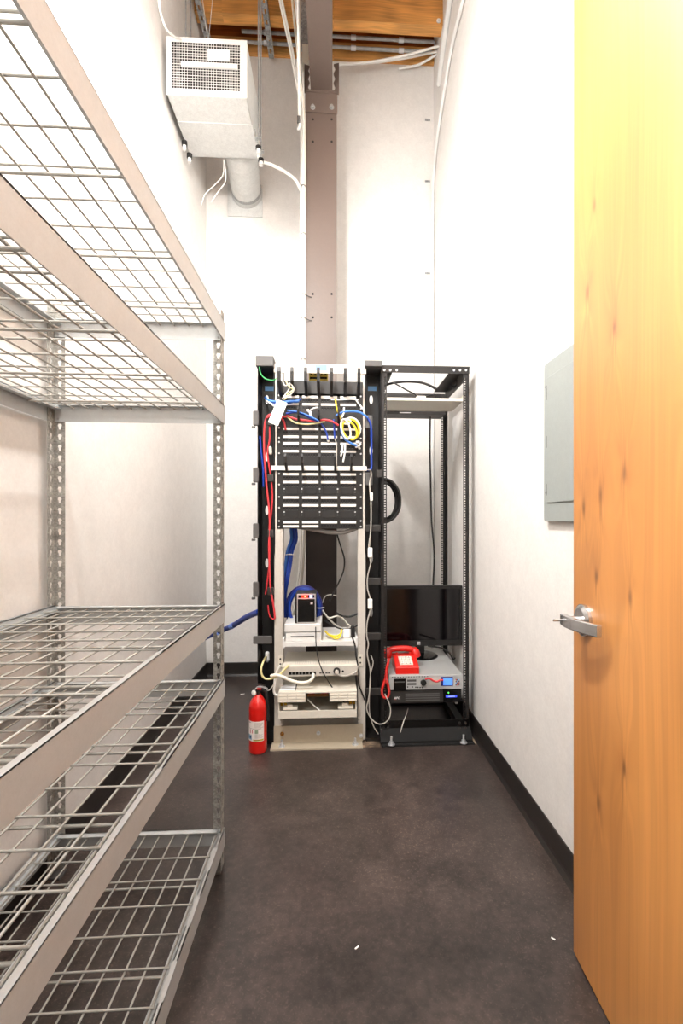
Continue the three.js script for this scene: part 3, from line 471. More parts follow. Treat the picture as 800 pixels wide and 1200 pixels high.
// vertical cable managers: open black channels with slotted backs, fingers and straps
function manager(u0, u1, label, left) {
  const t = thing('vertical_cable_manager', label, 'cable manager', 'vertical cable managers');
  const a = px(u0), b = px(u1), zb = -ZR - 0.13, H = RK.top - 0.015, s = new THREE.Shape([[a, 0.02], [b, 0.02], [b, H], [a, H]].map(([x, y]) => new THREE.Vector2(x, y)));
  for (const v of left ? [468, 535, 598, 660, 772, 830] : [468, 528, 590, 655, 718, 780]) { const c = at(left ? 312.5 : 434.8, v, ZR + 0.12), p = new THREE.Path(); p.absellipse(c.x, c.y, 0.0105, 0.027, 0, Math.PI * 2, true); s.holes.push(p); }
  const g = prism(s, 0.003); g.translate(0, 0, zb);
  obj('channel', [g, bx(a, a + 0.003, 0.02, H, zb, -ZR + (left ? 0.03 : 0)), bx(b - 0.003, b, 0.02, H, zb, -ZR)], M.black, t);
  obj('cap', [bx(a - 0.008, b + 0.002, py(left ? 433 : 431), py(left ? 421 : 424), zb - 0.01, -ZR + 0.045, 0.004)], M.greyPlastic, t);
  obj('foot', bx(a, b, 0, 0.02, zb, -ZR), M.black, t);
  const lb = at(left ? 315.3 : 436, 455, ZR + 0.12); obj('label_sticker', bx(lb.x - 0.026, lb.x + 0.026, lb.y - 0.014, lb.y + 0.014, zb + 0.003, zb + 0.004), M.blueLabel, t);
  const st = left ? [494, 559, 623, 690, 747] : [555, 619, 681.5, 746, 811];
  st.forEach((v, i) => {
    const y = py(v);
    if (left && i < 4) { obj('latch', [bx(a - 0.022, a + 0.01, y - 0.036, y + 0.048, -ZR + 0.03, -ZR + 0.05, 0.006), bx(a - 0.03, a - 0.01, y - 0.05, y - 0.038, -ZR + 0.03, -ZR + 0.05, 0.003)], M.greyPlastic, t); obj('finger', bx(b - 0.036, b, y - 0.03, y + 0.012, -ZR, -ZR + 0.02, 0.004), M.char, t); }
    else if (left) obj('strap', bx(a - 0.022, b - 0.006, y - 0.022, y + 0.022, -ZR + 0.03, -ZR + 0.045, 0.005), M.greyPlastic, t);
    else if (i === 0) obj('finger', bx(b - 0.032, b + 0.004, y - 0.022, y + 0.022, -ZR, -ZR + 0.02, 0.004), M.char, t);
    else obj('strap', bx(a - 0.006, b - 0.004, y - 0.021, y + 0.021, -ZR, -ZR + 0.02, 0.005), M.char, t);
  });
  if (!left) for (const v of [494, 561]) { const y = py(v); obj('latch', bx(a - 0.004, a + 0.038, y - 0.04, y + 0.035, -ZR, -ZR + 0.025, 0.006), M.greyPlastic, t); }
  return t;
}
manager(302.5, 321, 'black vertical cable manager with red cords beside the fire extinguisher', true);
manager(428.5, 446.5, 'black vertical cable manager with grey cords between the two racks', false);
// ---- patch panels and horizontal managers
const PX0 = px(324.5), PX1 = px(425), U = 0.04445;
const groups = [[331.5, 350], [354, 373], [376, 395], [398.5, 417]];
const jackG = bx(-0.0055, 0.0055, -0.005, 0.005, 0, 0.0012), jackW = bx(-0.0028, 0.0028, -0.0012, 0.0012, 0.0012, 0.0016);
function patchPanel(vTop, label, rows, vBot) {
  const t = thing('patch_panel', label, 'patch panel', 'patch panels in the beige rack');
  const y1 = py(vTop), y0 = py(vBot), z = -ZR + 0.003;
  obj('face_plate', bx(PX0, PX1, y0, y1, -ZR, z, 0.0008), M.black, t);
  for (const [v, only] of rows) groups.forEach(([a, b], k) => {
    if (only && k >= only) return;
    const x0 = px(a), x1 = px(b), y = py(v);
    obj('label_strip', bx(x0, x1, y - 0.0066, y + 0.0066, z, z + 0.0035, 0.001), M.strip, t);
  });
  for (const [v] of rows) { if (v > 614) continue; groups.forEach(([a, b]) => {
    const x0 = px(a), x1 = px(b), y = py(v) - 0.0195, gs = [], ws = [];
    for (let i = 0; i < 6; i++) { const x = x0 + (x1 - x0) * (i + 0.5) / 6, g = jackG.clone(); g.translate(x, y, z); gs.push(g); const w = jackW.clone(); w.translate(x, y - 0.006, z); ws.push(w); }
    const j = obj('jack_row', gs, M.hole, t); obj('jack_contacts', ws, M.greyPlastic, j);
  }); }
  for (const x of [PX0 + 0.012, PX1 - 0.012]) for (const y of [y0 + 0.012, y1 - 0.012]) obj('mounting_screw', rod(V(x, y, z), V(x, y, z + 0.003), 0.005, 10), M.zinc, t);
  return t;
}
patchPanel(461.5, 'top black patch panel with white strips, blue plugs and a hanging tag', [[465.5], [474.3]], 481);
patchPanel(499.5, 'second black patch panel from the top, under the red cable sweep', [[503], [512.3]], 516);
patchPanel(516, 'third black patch panel from the top, behind the yellow cable coil', [[520], [529.2]], 534);
patchPanel(553, 'fourth black patch panel from the top, just below the long white bar', [[556], [565.2]], 570.5);
patchPanel(580, 'fifth black patch panel from the top, between two blanked managers', [[583.2], [592.3]], 597.5);
patchPanel(608, 'bottom black patch panel with a half row of white strips', [[612], [616.8, 2]], 619.5);
function blankManager(v0, v1, label) {
  const t = thing('blank_cable_panel', label, 'cable panel', 'blanked cable panels');
  obj('face_plate', bx(PX0, PX1, py(v1), py(v0), -ZR, -ZR + 0.003), M.black, t);
  for (const [a, b] of [[335, 349], [356, 371], [378, 393], [399, 414]]) obj('cover', bx(px(a), px(b), py(v1 - 1), py(v0 + 1), -ZR + 0.003, -ZR + 0.006, 0.001), M.blackMatte, t);
  for (const u of [333, 353.5, 374.5, 395.5, 416]) for (const dv of [2.5, 6]) obj('rivet', rod(V(px(u), py(v0 + dv), -ZR + 0.003), V(px(u), py(v0 + dv), -ZR + 0.006), 0.0045, 8), dv < 3 ? M.zinc : M.greyPlastic, t);
}
blankManager(570.5, 580, 'black blanked cable panel, upper of two with small rivets');
blankManager(597.5, 608, 'black blanked cable panel, lower of two with small rivets');
function fingerManager(v0, v1, label, us, hasBack) {
  const t = thing('finger_cable_manager', label, 'cable manager', 'finger cable managers');
  obj('back_panel', bx(PX0, PX1, py(v1), py(hasBack || v0), -ZR, -ZR + 0.003), hasBack ? M.char : M.black, t);
  for (const u of us) {
    const x = px(u), y1 = py(v0), y0 = py(v1 - 0.5), w = hasBack ? 0.0085 : 0.006;
    const g = prism([[0, 0], [0.012, -0.004], [0.095, (y1 - y0) * 0.42], [0.1, (y1 - y0) * 0.8], [0.088, y1 - y0], [0.07, y1 - y0], [0.075, (y1 - y0) * 0.5], [0, 0.03]], w * 2);
    g.rotateY(-Math.PI / 2); g.translate(x + w, y0, -ZR + 0.003);
    obj('finger', g, M.black, t);
  }
  return t;
}
fingerManager(436.5, 465, 'top cable manager with tall black angled fingers under the rack crossbar', [329, 343.5, 359, 373.5, 388.5, 404, 419.5], 447);
fingerManager(481, 499.5, 'black cable manager carrying the loose blue and red cables', [350.5, 374, 396.5], 0);
{
  const t = fingerManager(534, 553, 'black cable manager with a long white bar across it', [336, 355, 374.5, 392.5, 411], 0);
  obj('white_bar', bx(px(318), px(429.5), py(551.6), py(546.4), -ZR + 0.006, -ZR + 0.014, 0.002), M.strip, t);
}
{
  const t = thing('outlet_strip', 'pale yellow outlet pair mounted behind the top fingers', 'outlet');
  for (const u of [367, 379]) { const p = at(u, 441, ZR + 0.06); const h = obj('outlet', bx(p.x - 0.026, p.x + 0.026, p.y - 0.022, p.y + 0.03, p.z - 0.05, p.z, 0.005), M.yellowBox, t); obj('slot', bx(p.x - 0.02, p.x + 0.02, p.y - 0.016, p.y - 0.004, p.z, p.z + 0.001), M.hole, h); for (const d of [-0.011, 0.011]) obj('slot', bx(p.x + d - 0.004, p.x + d + 0.004, p.y + 0.007, p.y + 0.014, p.z, p.z + 0.001), M.hole, h); }
  const p0 = at(350, 441, ZR + 0.06), p1 = at(398, 441, ZR + 0.06); obj('rail', bx(PX0, PX1, at(373, 436, ZR + 0.13).y, at(373, 436, ZR + 0.13).y + 0.02, p0.z - 0.014 - 0.05, p0.z - 0.05, 0.002), M.rackBeige, t);
}
// ---- loose cables on the front of the rack (distance from the panels given per point)
const cab = (name, pts, r, mat, label, z = 0.03, n = 0) => tag(obj(name, tube(pts.map(([u, v, d]) => at(u, v, ZR - (d ?? z))), r, n || pts.length * 8), mat), label, 'cable');
cab('ground_wire', [[304, 430], [305, 437], [309, 442.5], [314, 445], [321, 445.3], [325, 443]], 0.0035, M.green, 'green ground wire curving into the top of the left cable manager', 0.035);
cab('network_cable', [[311, 466, -0.1], [316, 470], [324, 471], [332, 471.5], [340, 470.5], [349, 470]], 0.008, M.blueLight, 'thick blue cable entering the top patch panel beside the white tag', 0.03);
cab('network_cable', [[312, 470, -0.1], [318, 473], [328, 474], [340, 472], [352, 468]], 0.006, M.blueWire, 'dark blue cable crossing the top patch panel under the lighter blue one', 0.024);
cab('network_cable', [[336, 484.5], [346, 483], [356, 486], [364, 490], [372, 493.5]], 0.006, M.blueWire, 'blue cable sloping from the white tag to the middle of the rack', 0.06);
cab('network_cable', [[337, 481], [350, 483], [362, 487.5], [373, 493]], 0.004, M.blueLight, 'pale blue cable lying over the dark blue sloping one', 0.068);
cab('network_cable', [[336, 487], [346, 491], [358, 492.5], [370, 493.5], [380, 492], [388, 493.5], [396, 498]], 0.006, M.redWire2, 'red cable sweeping across the rack under the blue cables', 0.05);
cab('network_cable', [[312, 490], [318, 486.5], [326, 487], [332, 493], [334.5, 503]], 0.0055, M.redWire, 'dark red cable hooking behind the white tag', 0.03);
cab('network_cable', [[337, 489], [345, 495], [356, 497], [368, 496.5], [380, 494]], 0.0045, M.yellowPale, 'cream cable sagging below the red cable sweep', 0.045);
cab('network_cable', [[394, 487], [400, 483.5], [408, 482], [418, 482.5], [424, 484.5], [430, 489]], 0.006, M.blueLight, 'blue cable arching over to the middle cable manager', 0.05);
cab('network_cable', [[430, 489, 0.03], [434, 497, 0.03], [435, 515, 0.02], [435, 535, 0.02], [434.5, 550, 0.03], [431, 551, 0.05]], 0.006, M.blueWire, 'blue cable dropping down the middle cable manager', 0.05);
cab('network_cable', [[375.5, 495], [380, 502], [383, 509], [384, 515]], 0.005, M.blueWire, 'short blue patch cord angled into the third panel', 0.03);
cab('network_cable', [[391, 492], [391.5, 502], [392, 513]], 0.005, M.blueWire, 'short upright blue patch cord beside the yellow coil', 0.03);
cab('network_cable', [[383.5, 513], [384.5, 517]], 0.006, M.paper, 'white plug on the angled blue patch cord', 0.022);
cab('network_cable', [[392, 513], [394, 520], [394.3, 535], [394, 551]], 0.003, M.greyWire, 'thin grey cord hanging straight across the panels', 0.03);
cab('network_cable', [[393, 468], [394, 476], [397, 486], [401, 496]], 0.0045, M.yellowWire, 'yellow cord running up from the coil to the top panel', 0.04);
cab('network_cable', [[362, 482], [367, 478.5], [372, 477.5]], 0.004, M.whiteWire, 'white cable end sticking out beside the sloping blue cables', 0.06);
cab('network_cable', [[360.5, 481], [363, 483], [364.5, 488]], 0.008, M.cream, 'cream plug dangling beside the sloping blue cables', 0.06);
cab('network_cable', [[401.5, 521], [401, 527], [399.5, 534]], 0.005, M.whiteWire, 'white plug end hanging below the yellow coil, nearer the panel middle', 0.05);
cab('network_cable', [[404.5, 520], [404, 530], [402, 541]], 0.005, M.whiteWire, 'longer white plug end hanging below the yellow coil', 0.055);
cab('network_cable', [[388, 468.5], [400, 468.5], [412, 468], [419, 468.5]], 0.003, M.whiteWire, 'thin white cord lying along the top panel', 0.03);
cab('network_cable', [[416, 467], [420, 473], [425, 479]], 0.0045, M.whiteWire, 'white cord slanting from top panel to the rack upright', 0.03);
cab('network_cable', [[313, 470, 0.02], [318, 473.5], [323, 477]], 0.005, M.whiteWire, 'white cord slanting across the left upright below the blue cable', 0.045);
cab('network_cable', [[403, 478], [402.5, 484], [400.5, 489]], 0.005, M.paper, 'white plug at the end of the arching blue cable', 0.05);
for (const [du, mat, lab] of [[0, M.greyWire, 'tangle of grey cord twisted round the top fingers'], [4, M.yellowPale, 'tan cord twisted round the second top finger']]) cab('network_cable', [[331 + du, 447], [334 + du, 452], [340, 450 + du], [344, 456], [341 - du, 462], [336, 465], [333, 468]], 0.004, mat, lab, 0.08, 40);
{ // yellow, white and blue coil
  const t = thing('cable_coil', 'hanging coil of yellow, white and blue patch cords', 'cable coil');
  const ring = (cu, cv, ru, rv, d, tilt = 0) => { const p = []; for (let i = 0; i < 16; i++) { const a = i / 16 * Math.PI * 2, x = ru * Math.cos(a), y = rv * Math.sin(a); p.push(at(cu + x * Math.cos(tilt) - y * Math.sin(tilt), cv + x * Math.sin(tilt) + y * Math.cos(tilt), ZR - d)); } return p; };
  obj('yellow_cord', tube(ring(411, 503, 9.5, 12, 0.05, -0.3), 0.0055, 60, 8, true), M.yellowWire, t);
  obj('yellow_cord', tube(ring(409.5, 504.5, 7.5, 11.5, 0.062, -0.5), 0.0055, 60, 8, true), M.yellowWire, t);
  obj('white_cord', tube(ring(411.5, 502, 10.5, 12.5, 0.04, -0.2), 0.005, 60, 8, true), M.whiteWire, t);
  obj('white_cord', tube(ring(405, 503, 5, 12, 0.07, -0.25), 0.005, 60, 8, true), M.cream, t);
  obj('blue_cord', tube([[399.5, 496], [400, 506], [404, 514], [410, 519], [417, 522]].map(([u, v]) => at(u, v, ZR - 0.06)), 0.0065, 40), M.blueLight, t);
  obj('plug_cluster', [[419, 518], [421, 521.5], [417.5, 522.5], [420.5, 524.5]].map(([u, v], i) => { const p = at(u, v, ZR - 0.05 + i * 0.008); const g = new RoundedBoxGeometry(0.022, 0.013, 0.012, 1, 0.003).toNonIndexed(); g.rotateZ(i * 0.7); g.translate(p.x, p.y, p.z); return metric(g); }), M.paper, t);
  obj('tie', tube(ring(405.5, 494, 5, 2.6, 0.06), 0.006, 30, 8, true), M.cream, t);
}
{ // white paper tag
  const t = thing('cable_tag', 'white paper tag hanging askew from cords at the rack upright', 'tag');
  const c = at(325.3, 483.5, ZR - 0.085); const g = new RoundedBoxGeometry(0.058, 0.14, 0.003, 1, 0.001).toNonIndexed(); g.rotateX(-0.12); g.rotateZ(-0.36); g.translate(c.x, c.y, c.z); obj('tag_card', metric(g), M.paper, t);
  obj('string', tube([at(331, 467, ZR - 0.08), at(335, 461, ZR - 0.09), at(338.5, 456, ZR - 0.07), at(339, 449, ZR - 0.05)], 0.003, 16), M.whiteWire, t);
}
// red and blue cords in the left manager
cab('red_cable', [[335, 489], [322, 485.5], [314, 487], [311, 493], [309.5, 505], [309.5, 530], [311, 552], [312.5, 572], [315, 595], [316, 615], [315, 640], [315.8, 670], [317, 690], [319.5, 705], [321, 714], [322, 724]], 0.0055, M.redWire2, 'long red cord hanging down the left cable manager, outer strand', 0.015);
cab('red_cable', [[317, 488], [316, 500], [315.8, 515], [313.5, 528], [315, 545], [317.5, 560], [319, 580], [318, 600], [315.5, 618], [316.5, 640], [315, 665], [312, 690], [311, 696]], 0.005, M.redWire, 'red cord hanging down the left cable manager, inner strand', 0.005);
cab('red_cable', [[314, 710], [315, 718], [317, 723.5], [320, 725.5], [321.5, 725]], 0.004, M.redWire, 'end loop of red cord curling behind the rack upright', 0.012);
cab('blue_cable', [[304.5, 512], [306, 530], [308, 548], [308.5, 570]], 0.006, M.blueWire, 'blue cord down the outer edge of the left cable manager', 0.0);
cab('cord_clip', [[316.5, 525], [317, 531]], 0.01, M.greyWire, 'small beige cord clip on the inner red cord', 0.018);
cab('grey_cable', [[431, 550.5, 0.1], [434, 551.5, 0.06], [435, 556, 0.05], [433, 566, 0.05], [434.5, 590, 0.045], [434.5, 615, 0.05], [433, 640, 0.045]], 0.004, M.greyWire, 'grey cord hanging from the white bar down the middle manager', 0.045);
{ // grey cord with inline white plugs, further down
  const t = thing('lamp_cable', 'thin grey cord with white inline plugs along the middle cable manager', 'cord');
  const P = [[434, 625], [432, 640], [433.5, 650], [434, 660], [430.5, 676], [430.5, 690], [433.5, 702], [434, 712], [430, 730], [429.5, 745], [431.5, 755], [430, 765], [433.5, 785], [434, 800], [431.5, 820], [429.5, 830], [434, 841], [442, 848], [449, 848], [455, 843], [457.5, 833], [455, 822], [451, 814]];
  obj('cord', tube(P.map(([u, v]) => at(u, v, ZR - 0.06)), 0.0035, 160), M.greyWire, t);
  for (const v of [647.5, 707.5]) { const p = at(433.5, v, ZR - 0.06); obj('inline_plug', bx(p.x - 0.013, p.x + 0.013, p.y - 0.028, p.y + 0.028, p.z - 0.01, p.z + 0.01, 0.005), M.paper, t); }
  const p = at(435, 582, ZR - 0.05);
  tag(obj('inline_coupler', bx(p.x - 0.008, p.x + 0.008, p.y - 0.024, p.y + 0.024, p.z - 0.008, p.z + 0.008, 0.003), M.paper), 'white plug on the grey cord beside the black cable coil', 'plug');
}
cab('grey_cable', [[434.5, 768], [437, 776], [434, 790], [433, 806], [433, 836], [438, 852], [443, 860]], 0.003, M.greyWire, 'second thin grey cord reaching the floor between the racks', 0.03);
// sagging foam sleeve and cords under the panels
cab('foam_sleeve', [[350, 617.5, -0.02], [362, 619.5], [372, 621.5], [388, 624], [404, 623.5], [420, 618, -0.01]], 0.012, M.foam, 'grey foam-sleeved cable sagging under the bottom patch panel', -0.03);
cab('black_cable', [[394, 622], [396.5, 632], [400, 643], [403.3, 655], [402.5, 668], [398, 680], [391, 694], [386, 704]], 0.0045, M.blackWire, 'black power cord bowing down through the open middle of the rack', -0.1);
{ // blue trunk cable behind the rack
  const t = thing('blue_cable_bundle', 'thick bundle of blue data cables feeding the coil on the rack shelf', 'cable bundle');
  for (const [dx, dz, m] of [[0, 0, M.blueWire], [3, 0.012, M.blueWire], [-2.6, 0.014, M.blueLight], [0.6, 0.024, M.blueWire]]) obj('cable', tube([[343 + dx, 560, ZR + 0.06], [343.5 + dx, 620, ZR + 0.14], [344 + dx, 632, ZR + 0.15], [339.5 + dx, 645, ZR + 0.16], [337 + dx, 662, ZR + 0.16], [333.5 + dx, 682, ZR + 0.15], [331 + dx, 700, ZR + 0.2], [334 + dx, 722, ZR + 0.26]].map(([u, v, Z]) => at(u, v, Z - dz)), 0.0095, 60), m, t);
  const p = at(339, 650, ZR + 0.13); obj('tie', tube([V(p.x - 0.02, p.y, p.z), V(p.x, p.y + 0.003, p.z + 0.012), V(p.x + 0.022, p.y, p.z)], 0.0025, 12, 6), M.paper, t);
  const c = thing('blue_cable_coil', 'big coil of blue data cable standing behind the small black server', 'cable coil');
  for (let k = 0; k < 6; k++) { const pts = []; for (let i = 0; i < 20; i++) { const a = i / 20 * Math.PI * 2; pts.push(at(356 + (17 + (k % 3) * 1.7) * Math.cos(a), 713 + (21.5 + (k % 3) * 2.2) * Math.sin(a), ZR + 0.2 + 0.02 * k + 0.012 * Math.sin(a * 2 + k))); } obj('cable', tube(pts, 0.0095, 60, 8, true), [M.blueWire, M.blueWire, M.violet][k % 3], c); }
  const q = at(374.5, 712, ZR + 0.17); obj('tie', tube([V(q.x - 0.026, q.y, q.z), V(q.x, q.y, q.z + 0.018), V(q.x + 0.026, q.y, q.z)], 0.0025, 12, 6), M.paper, c);
  // taped blue hose to the side wall
  const h = thing('taped_blue_cable', 'blue taped cable bundle stretching from the rack toward the side wall', 'cable');
  const hp = [[303, 717, 2.9], [290, 722.5, 3.1], [273, 733, 3.4], [262, 738, 3.55], [248, 744, 3.68], [240, 747.5, 3.76]].map((q_) => at(...q_));
  obj('sleeve', tube(hp, 0.019, 50, 10), M.blueWire, h); obj('end', tube([hp[5], at(237, 748.5, 3.79)], 0.006, 6), M.blackWire, h);
  for (const [u, v, Z] of [[272, 733.4, 3.41], [254, 741.5, 3.62]]) { const a = at(u - 1.6, v + 0.9, Z), b = at(u + 1.6, v - 0.9, Z - 0.03); obj('tape_band', rod(a, b, 0.021, 14), M.tape, h); }
}
// ---- shelf with box, small server
{
  const fz = -(ZR - 0.0), t = thing('rack_shelf', 'white shelf in the beige rack carrying the small black server', 'shelf');
  const y = py(752), y0 = py(757.2), d = 0.36;
  obj('tray', [bx(px(333), px(417), y - 0.003, y, -ZR - d, -ZR), bx(px(333), px(417), y0, y - 0.003, -ZR - 0.003, -ZR)], M.whiteMetal, t);
  for (const u of [[331, 333], [417, 419]]) obj('bracket', prismZ([[0, 0], [0, 0.055], [-0.02, 0.06], [-d, 0.01], [-d, 0]], px(u[0]), px(u[1]), y0 - 0.01, -ZR), M.whiteMetal, t);
  const b = thing('white_box', 'white drawer box lying under the small black server', 'box');
  const bz1 = -ZR - 0.01, bz0 = bz1 - 0.26, yb = y + 0.001, x0 = px(333), x1 = px(370);
  const ym = py(741), yt = py(731.5);
  obj('drawer', [bx(x0 + 0.006, x1 + 0.03, yb, ym - 0.003, bz0, bz1 - 0.004, 0.003)], M.whiteMetal, b);
  obj('finger_slot', bx(x0 + 0.035, x1 - 0.01, (yb + ym) / 2 - 0.0035, (yb + ym) / 2 + 0.0035, bz1 - 0.005, bz1 - 0.0028, 0), M.greyPlastic, b);
  obj('lid', [bx(x0, x1 + 0.03, ym, yt, bz0, bz1, 0.004)], M.whiteMetal, b);
  const s = thing('small_server', 'small black tower device with red and blue lights on the white box', 'computer');
  const sx0 = px(347.5), sx1 = px(369.5), sy0 = yt + 0.0005, sy1 = py(696.5), sz1 = -ZR - 0.02, sz0 = sz1 - 0.2;
  obj('case', bx(sx0 - 0.012, sx1, sy0, sy1 - 0.003, sz0, sz1 - 0.004, 0.005), M.black, s);
  const yl = py(702.5);
  const fr = obj('front_frame', [bx(sx0, sx0 + 0.004, sy0 + 0.004, sy1, sz1 - 0.004, sz1 + 0.002), bx(sx1 - 0.004, sx1, sy0 + 0.004, sy1, sz1 - 0.004, sz1 + 0.002), bx(sx0, sx1, sy0 + 0.003, sy0 + 0.008, sz1 - 0.004, sz1 + 0.002), bx(sx0, sx1, yl, sy1, sz1 - 0.004, sz1 + 0.0015)], M.silver, s);
  obj('door_panel', bx(sx0 + 0.004, sx1 - 0.004, sy0 + 0.008, yl, sz1 - 0.004, sz1, 0), M.blackGloss, s);
  const ly = (yl + sy1) / 2;
  obj('display_window', bx(sx0 + 0.008, sx1 - 0.006, ly - 0.008, ly + 0.008, sz1 + 0.0015, sz1 + 0.0025), M.hole, fr);
  obj('red_light', bx(sx0 + 0.024, sx0 + 0.06, ly - 0.0065, ly + 0.0065, sz1 + 0.0025, sz1 + 0.0035), std(0xff2010, 0.4, { emissive: 0xff2a12, emissiveIntensity: 1.1 }), s);
  obj('orange_light', bx(sx0 + 0.042, sx0 + 0.052, ly - 0.004, ly + 0.004, sz1 + 0.0035, sz1 + 0.004), std(0xffa060, 0.4, { emissive: 0xffa070, emissiveIntensity: 1.6 }), s);
  obj('blue_light', bx(sx1 - 0.034, sx1 - 0.018, ly - 0.008, ly + 0.008, sz1 + 0.0025, sz1 + 0.0035), std(0xc8d4ff, 0.4, { emissive: 0x8fb0ff, emissiveIntensity: 1.3 }), s);
  { const p = new THREE.PointLight(0xff3018, 0.012, 0, 2); p.position.set(sx0 + 0.045, ly, sz1 + 0.014); p.castShadow = true; p.name = 'display_glow'; scene.add(p); }
  obj('badge', bx(sx1 - 0.03, sx1 - 0.016, sy1 - 0.06, sy1 - 0.048, sz1, sz1 + 0.001), M.silver, s);
  obj('thumb_screws', [[708, 0], [713, 0.02], [718, -0.01]].map(([v, dz]) => { const p = at(343.5, v, ZR + 0.03); return rod(V(sx0 - 0.014, p.y, sz1 - 0.03 + dz), V(sx0 - 0.011, p.y, sz1 - 0.03 + dz), 0.007, 10); }), M.zinc, s);
}
function prismZ(outline, xa, xb, y, z) { const g = prism(outline, xb - xa); g.rotateY(-Math.PI / 2); const p = g.attributes.position; g.computeBoundingBox(); g.translate(xa - g.boundingBox.min.x, y, 0); for (let i = 0; i < p.count; i++) p.setZ(i, p.getZ(i)); g.computeBoundingBox(); g.translate(0, 0, z - g.boundingBox.max.z); return metric(g); }
cab('yellow_cable', [[381, 740, -0.12], [386, 744], [393, 745.5], [399, 743], [400, 738, -0.1], [399.5, 742, -0.05], [396, 748, -0.02], [388, 746, -0.06], [382, 741, -0.13]], 0.0055, M.yellowWire, 'folded yellow patch cord lying on the white rack shelf', -0.05);
cab('grey_cable', [[376, 712, -0.3], [381, 720], [388, 728], [397, 735], [403, 737], [410, 735]], 0.0055, M.greyWire, 'pale cord drooping from the blue coil across the shelf', -0.2);
cab('grey_cable', [[378, 706, -0.3], [381, 699], [386, 697], [394, 698]], 0.004, M.greyWire, 'thin pale cord looping up beside the blue coil', -0.28);
cab('grey_cable', [[379, 718, -0.3], [386, 724], [395, 722], [402, 725], [408, 732], [414, 736]], 0.005, M.cream, 'cream cord snaking between blue coil and the right upright', -0.25);
cab('black_cable', [[394, 718, -0.3], [402, 722], [410, 722.5], [418, 719.5]], 0.006, M.blackWire, 'black cord lying behind the right upright above the shelf', -0.2);
cab('black_cable', [[380, 727, -0.25], [390, 733], [400, 737], [412, 736], [419, 733]], 0.0045, M.blackWire, 'black cord sagging across the back of the shelf', -0.18);
{ const t = thing('network_plug', 'grey and white plug pair standing on the rack shelf near the upright', 'plug'); const p = at(406, 742, ZR + 0.08), yb = py(752) + 0.001; obj('plug_body', bx(p.x - 0.02, p.x + 0.02, yb, yb + 0.05, p.z - 0.015, p.z + 0.015, 0.005), M.paper, t); obj('plug_body', bx(p.x + 0.026, p.x + 0.05, yb, yb + 0.062, p.z - 0.04, p.z - 0.01, 0.004), M.blackMatte, t); }
cab('black_cable', [[369.8, 735, 0.006], [370, 752, 0.008], [371.5, 766, 0.02], [374.5, 778, 0.03], [380, 791, 0.035], [388, 804, 0.03], [396, 815, 0.012], [402, 822, 0.015], [406, 826, 0.02]], 0.0028, M.blackWire, 'thin black cord hanging down from the white box past the switch', 0.02);
cab('black_cable', [[412, 745, 0.0], [416, 757, 0.012], [417, 768, 0.03], [420, 785, 0.035], [420.5, 803, 0.03], [424, 812, 0.02], [427, 820, 0.012]], 0.0045, M.blackWire, 'black cord running down the right upright of the beige rack', 0.02);
// ---- network switch
{
  const t = thing('network_switch', 'beige rack switch with a row of ports and a round power socket', 'switch');
  const yT = py(778), yB = py(790.3), x0 = px(331), x1 = px(419), zf = -ZR + 0.03, zr = -ZR - 0.26;
  obj('chassis', bx(x0, x1, yB, yT, zr, zf, 0.003), M.beige, t);
  obj('front_panel', bx(x0 + 0.004, x1 - 0.004, yB + 0.003, yT - 0.003, zf, zf + 0.0015), M.rackBeige, t);
  for (const [a, b] of [[326, 331], [419, 425]]) { const e = obj('mounting_ear', bx(px(a), px(b), py(781), py(767.5), -ZR + 0.003, -ZR + 0.006, 0.001), M.beige, t); for (const v of [771, 777]) obj('screw', rod(V((px(a) + px(b)) / 2, py(v), -ZR + 0.006), V((px(a) + px(b)) / 2, py(v), -ZR + 0.009), 0.005, 10), M.blackMatte, e); }
  const yc = py(786.5); for (let i = 0; i < 8; i++) { const u = 340.5 + i * 4; obj('port', bx(px(u) - 0.0085, px(u) + 0.0085, yc - 0.008, yc + 0.008, zf + 0.0015, zf + 0.003), M.hole, t); }
  for (const u of [375.5, 378.5, 382.5, 385.5]) obj('port', bx(px(u) - 0.006, px(u) + 0.006, yc - 0.004, yc + 0.004, zf + 0.0015, zf + 0.003), M.greyPlastic, t);
  const s = V(px(394.5), py(784.5), zf + 0.0015); const pw = obj('power_socket', rod(s, s.clone().add(V(0, 0, 0.006)), 0.02, 20), M.char, t); obj('power_plug', rod(s.clone().add(V(0, -0.003, 0.004)), s.clone().add(V(0, -0.008, 0.035)), 0.012, 14, 0.009), M.greyWire, pw);
  obj('button', rod(V(px(401.5), py(785), zf + 0.0015), V(px(401.5), py(785), zf + 0.004), 0.006, 10), M.hole, t);
  obj('vent_row', Array.from({ length: 30 }, (_, i) => { const x = x0 + 0.07 + i * 0.0105; return bx(x, x + 0.004, yT, yT + 0.0006, zf - 0.09, zf - 0.03); }), M.rackBeige, t);
}
cab('power_cable', [[394.5, 786, 0.07], [395, 789.5, 0.09], [400, 792, 0.08], [410, 791, 0.06], [417, 787, 0.04], [419.5, 780, 0.035]], 0.005, M.greyWire, 'grey power cord curling from the round socket of the switch', 0.06);
cab('white_cable', [[367, 790.5, 0.045], [366, 795, 0.06], [361, 799, 0.06], [352, 800, 0.06], [341, 797.5, 0.06], [332, 793.5, 0.06], [323, 791, 0.05], [318, 792, 0.05]], 0.009, M.cream, 'thick cream cord looping below the switch ports', 0.05);
cab('white_cable', [[312, 769, -0.1], [309, 774, 0.0], [306, 783], [306.5, 790], [310, 795], [317, 795.5], [323, 793], [328, 790], [334, 784], [338, 780]], 0.006, M.yellowPale, 'yellowed cord looping from the left cable manager to the switch', 0.045);
cab('white_cable', [[323, 790], [325, 785], [328, 780]], 0.005, M.whiteWire, 'short white cord rising to the switch ear', 0.04);
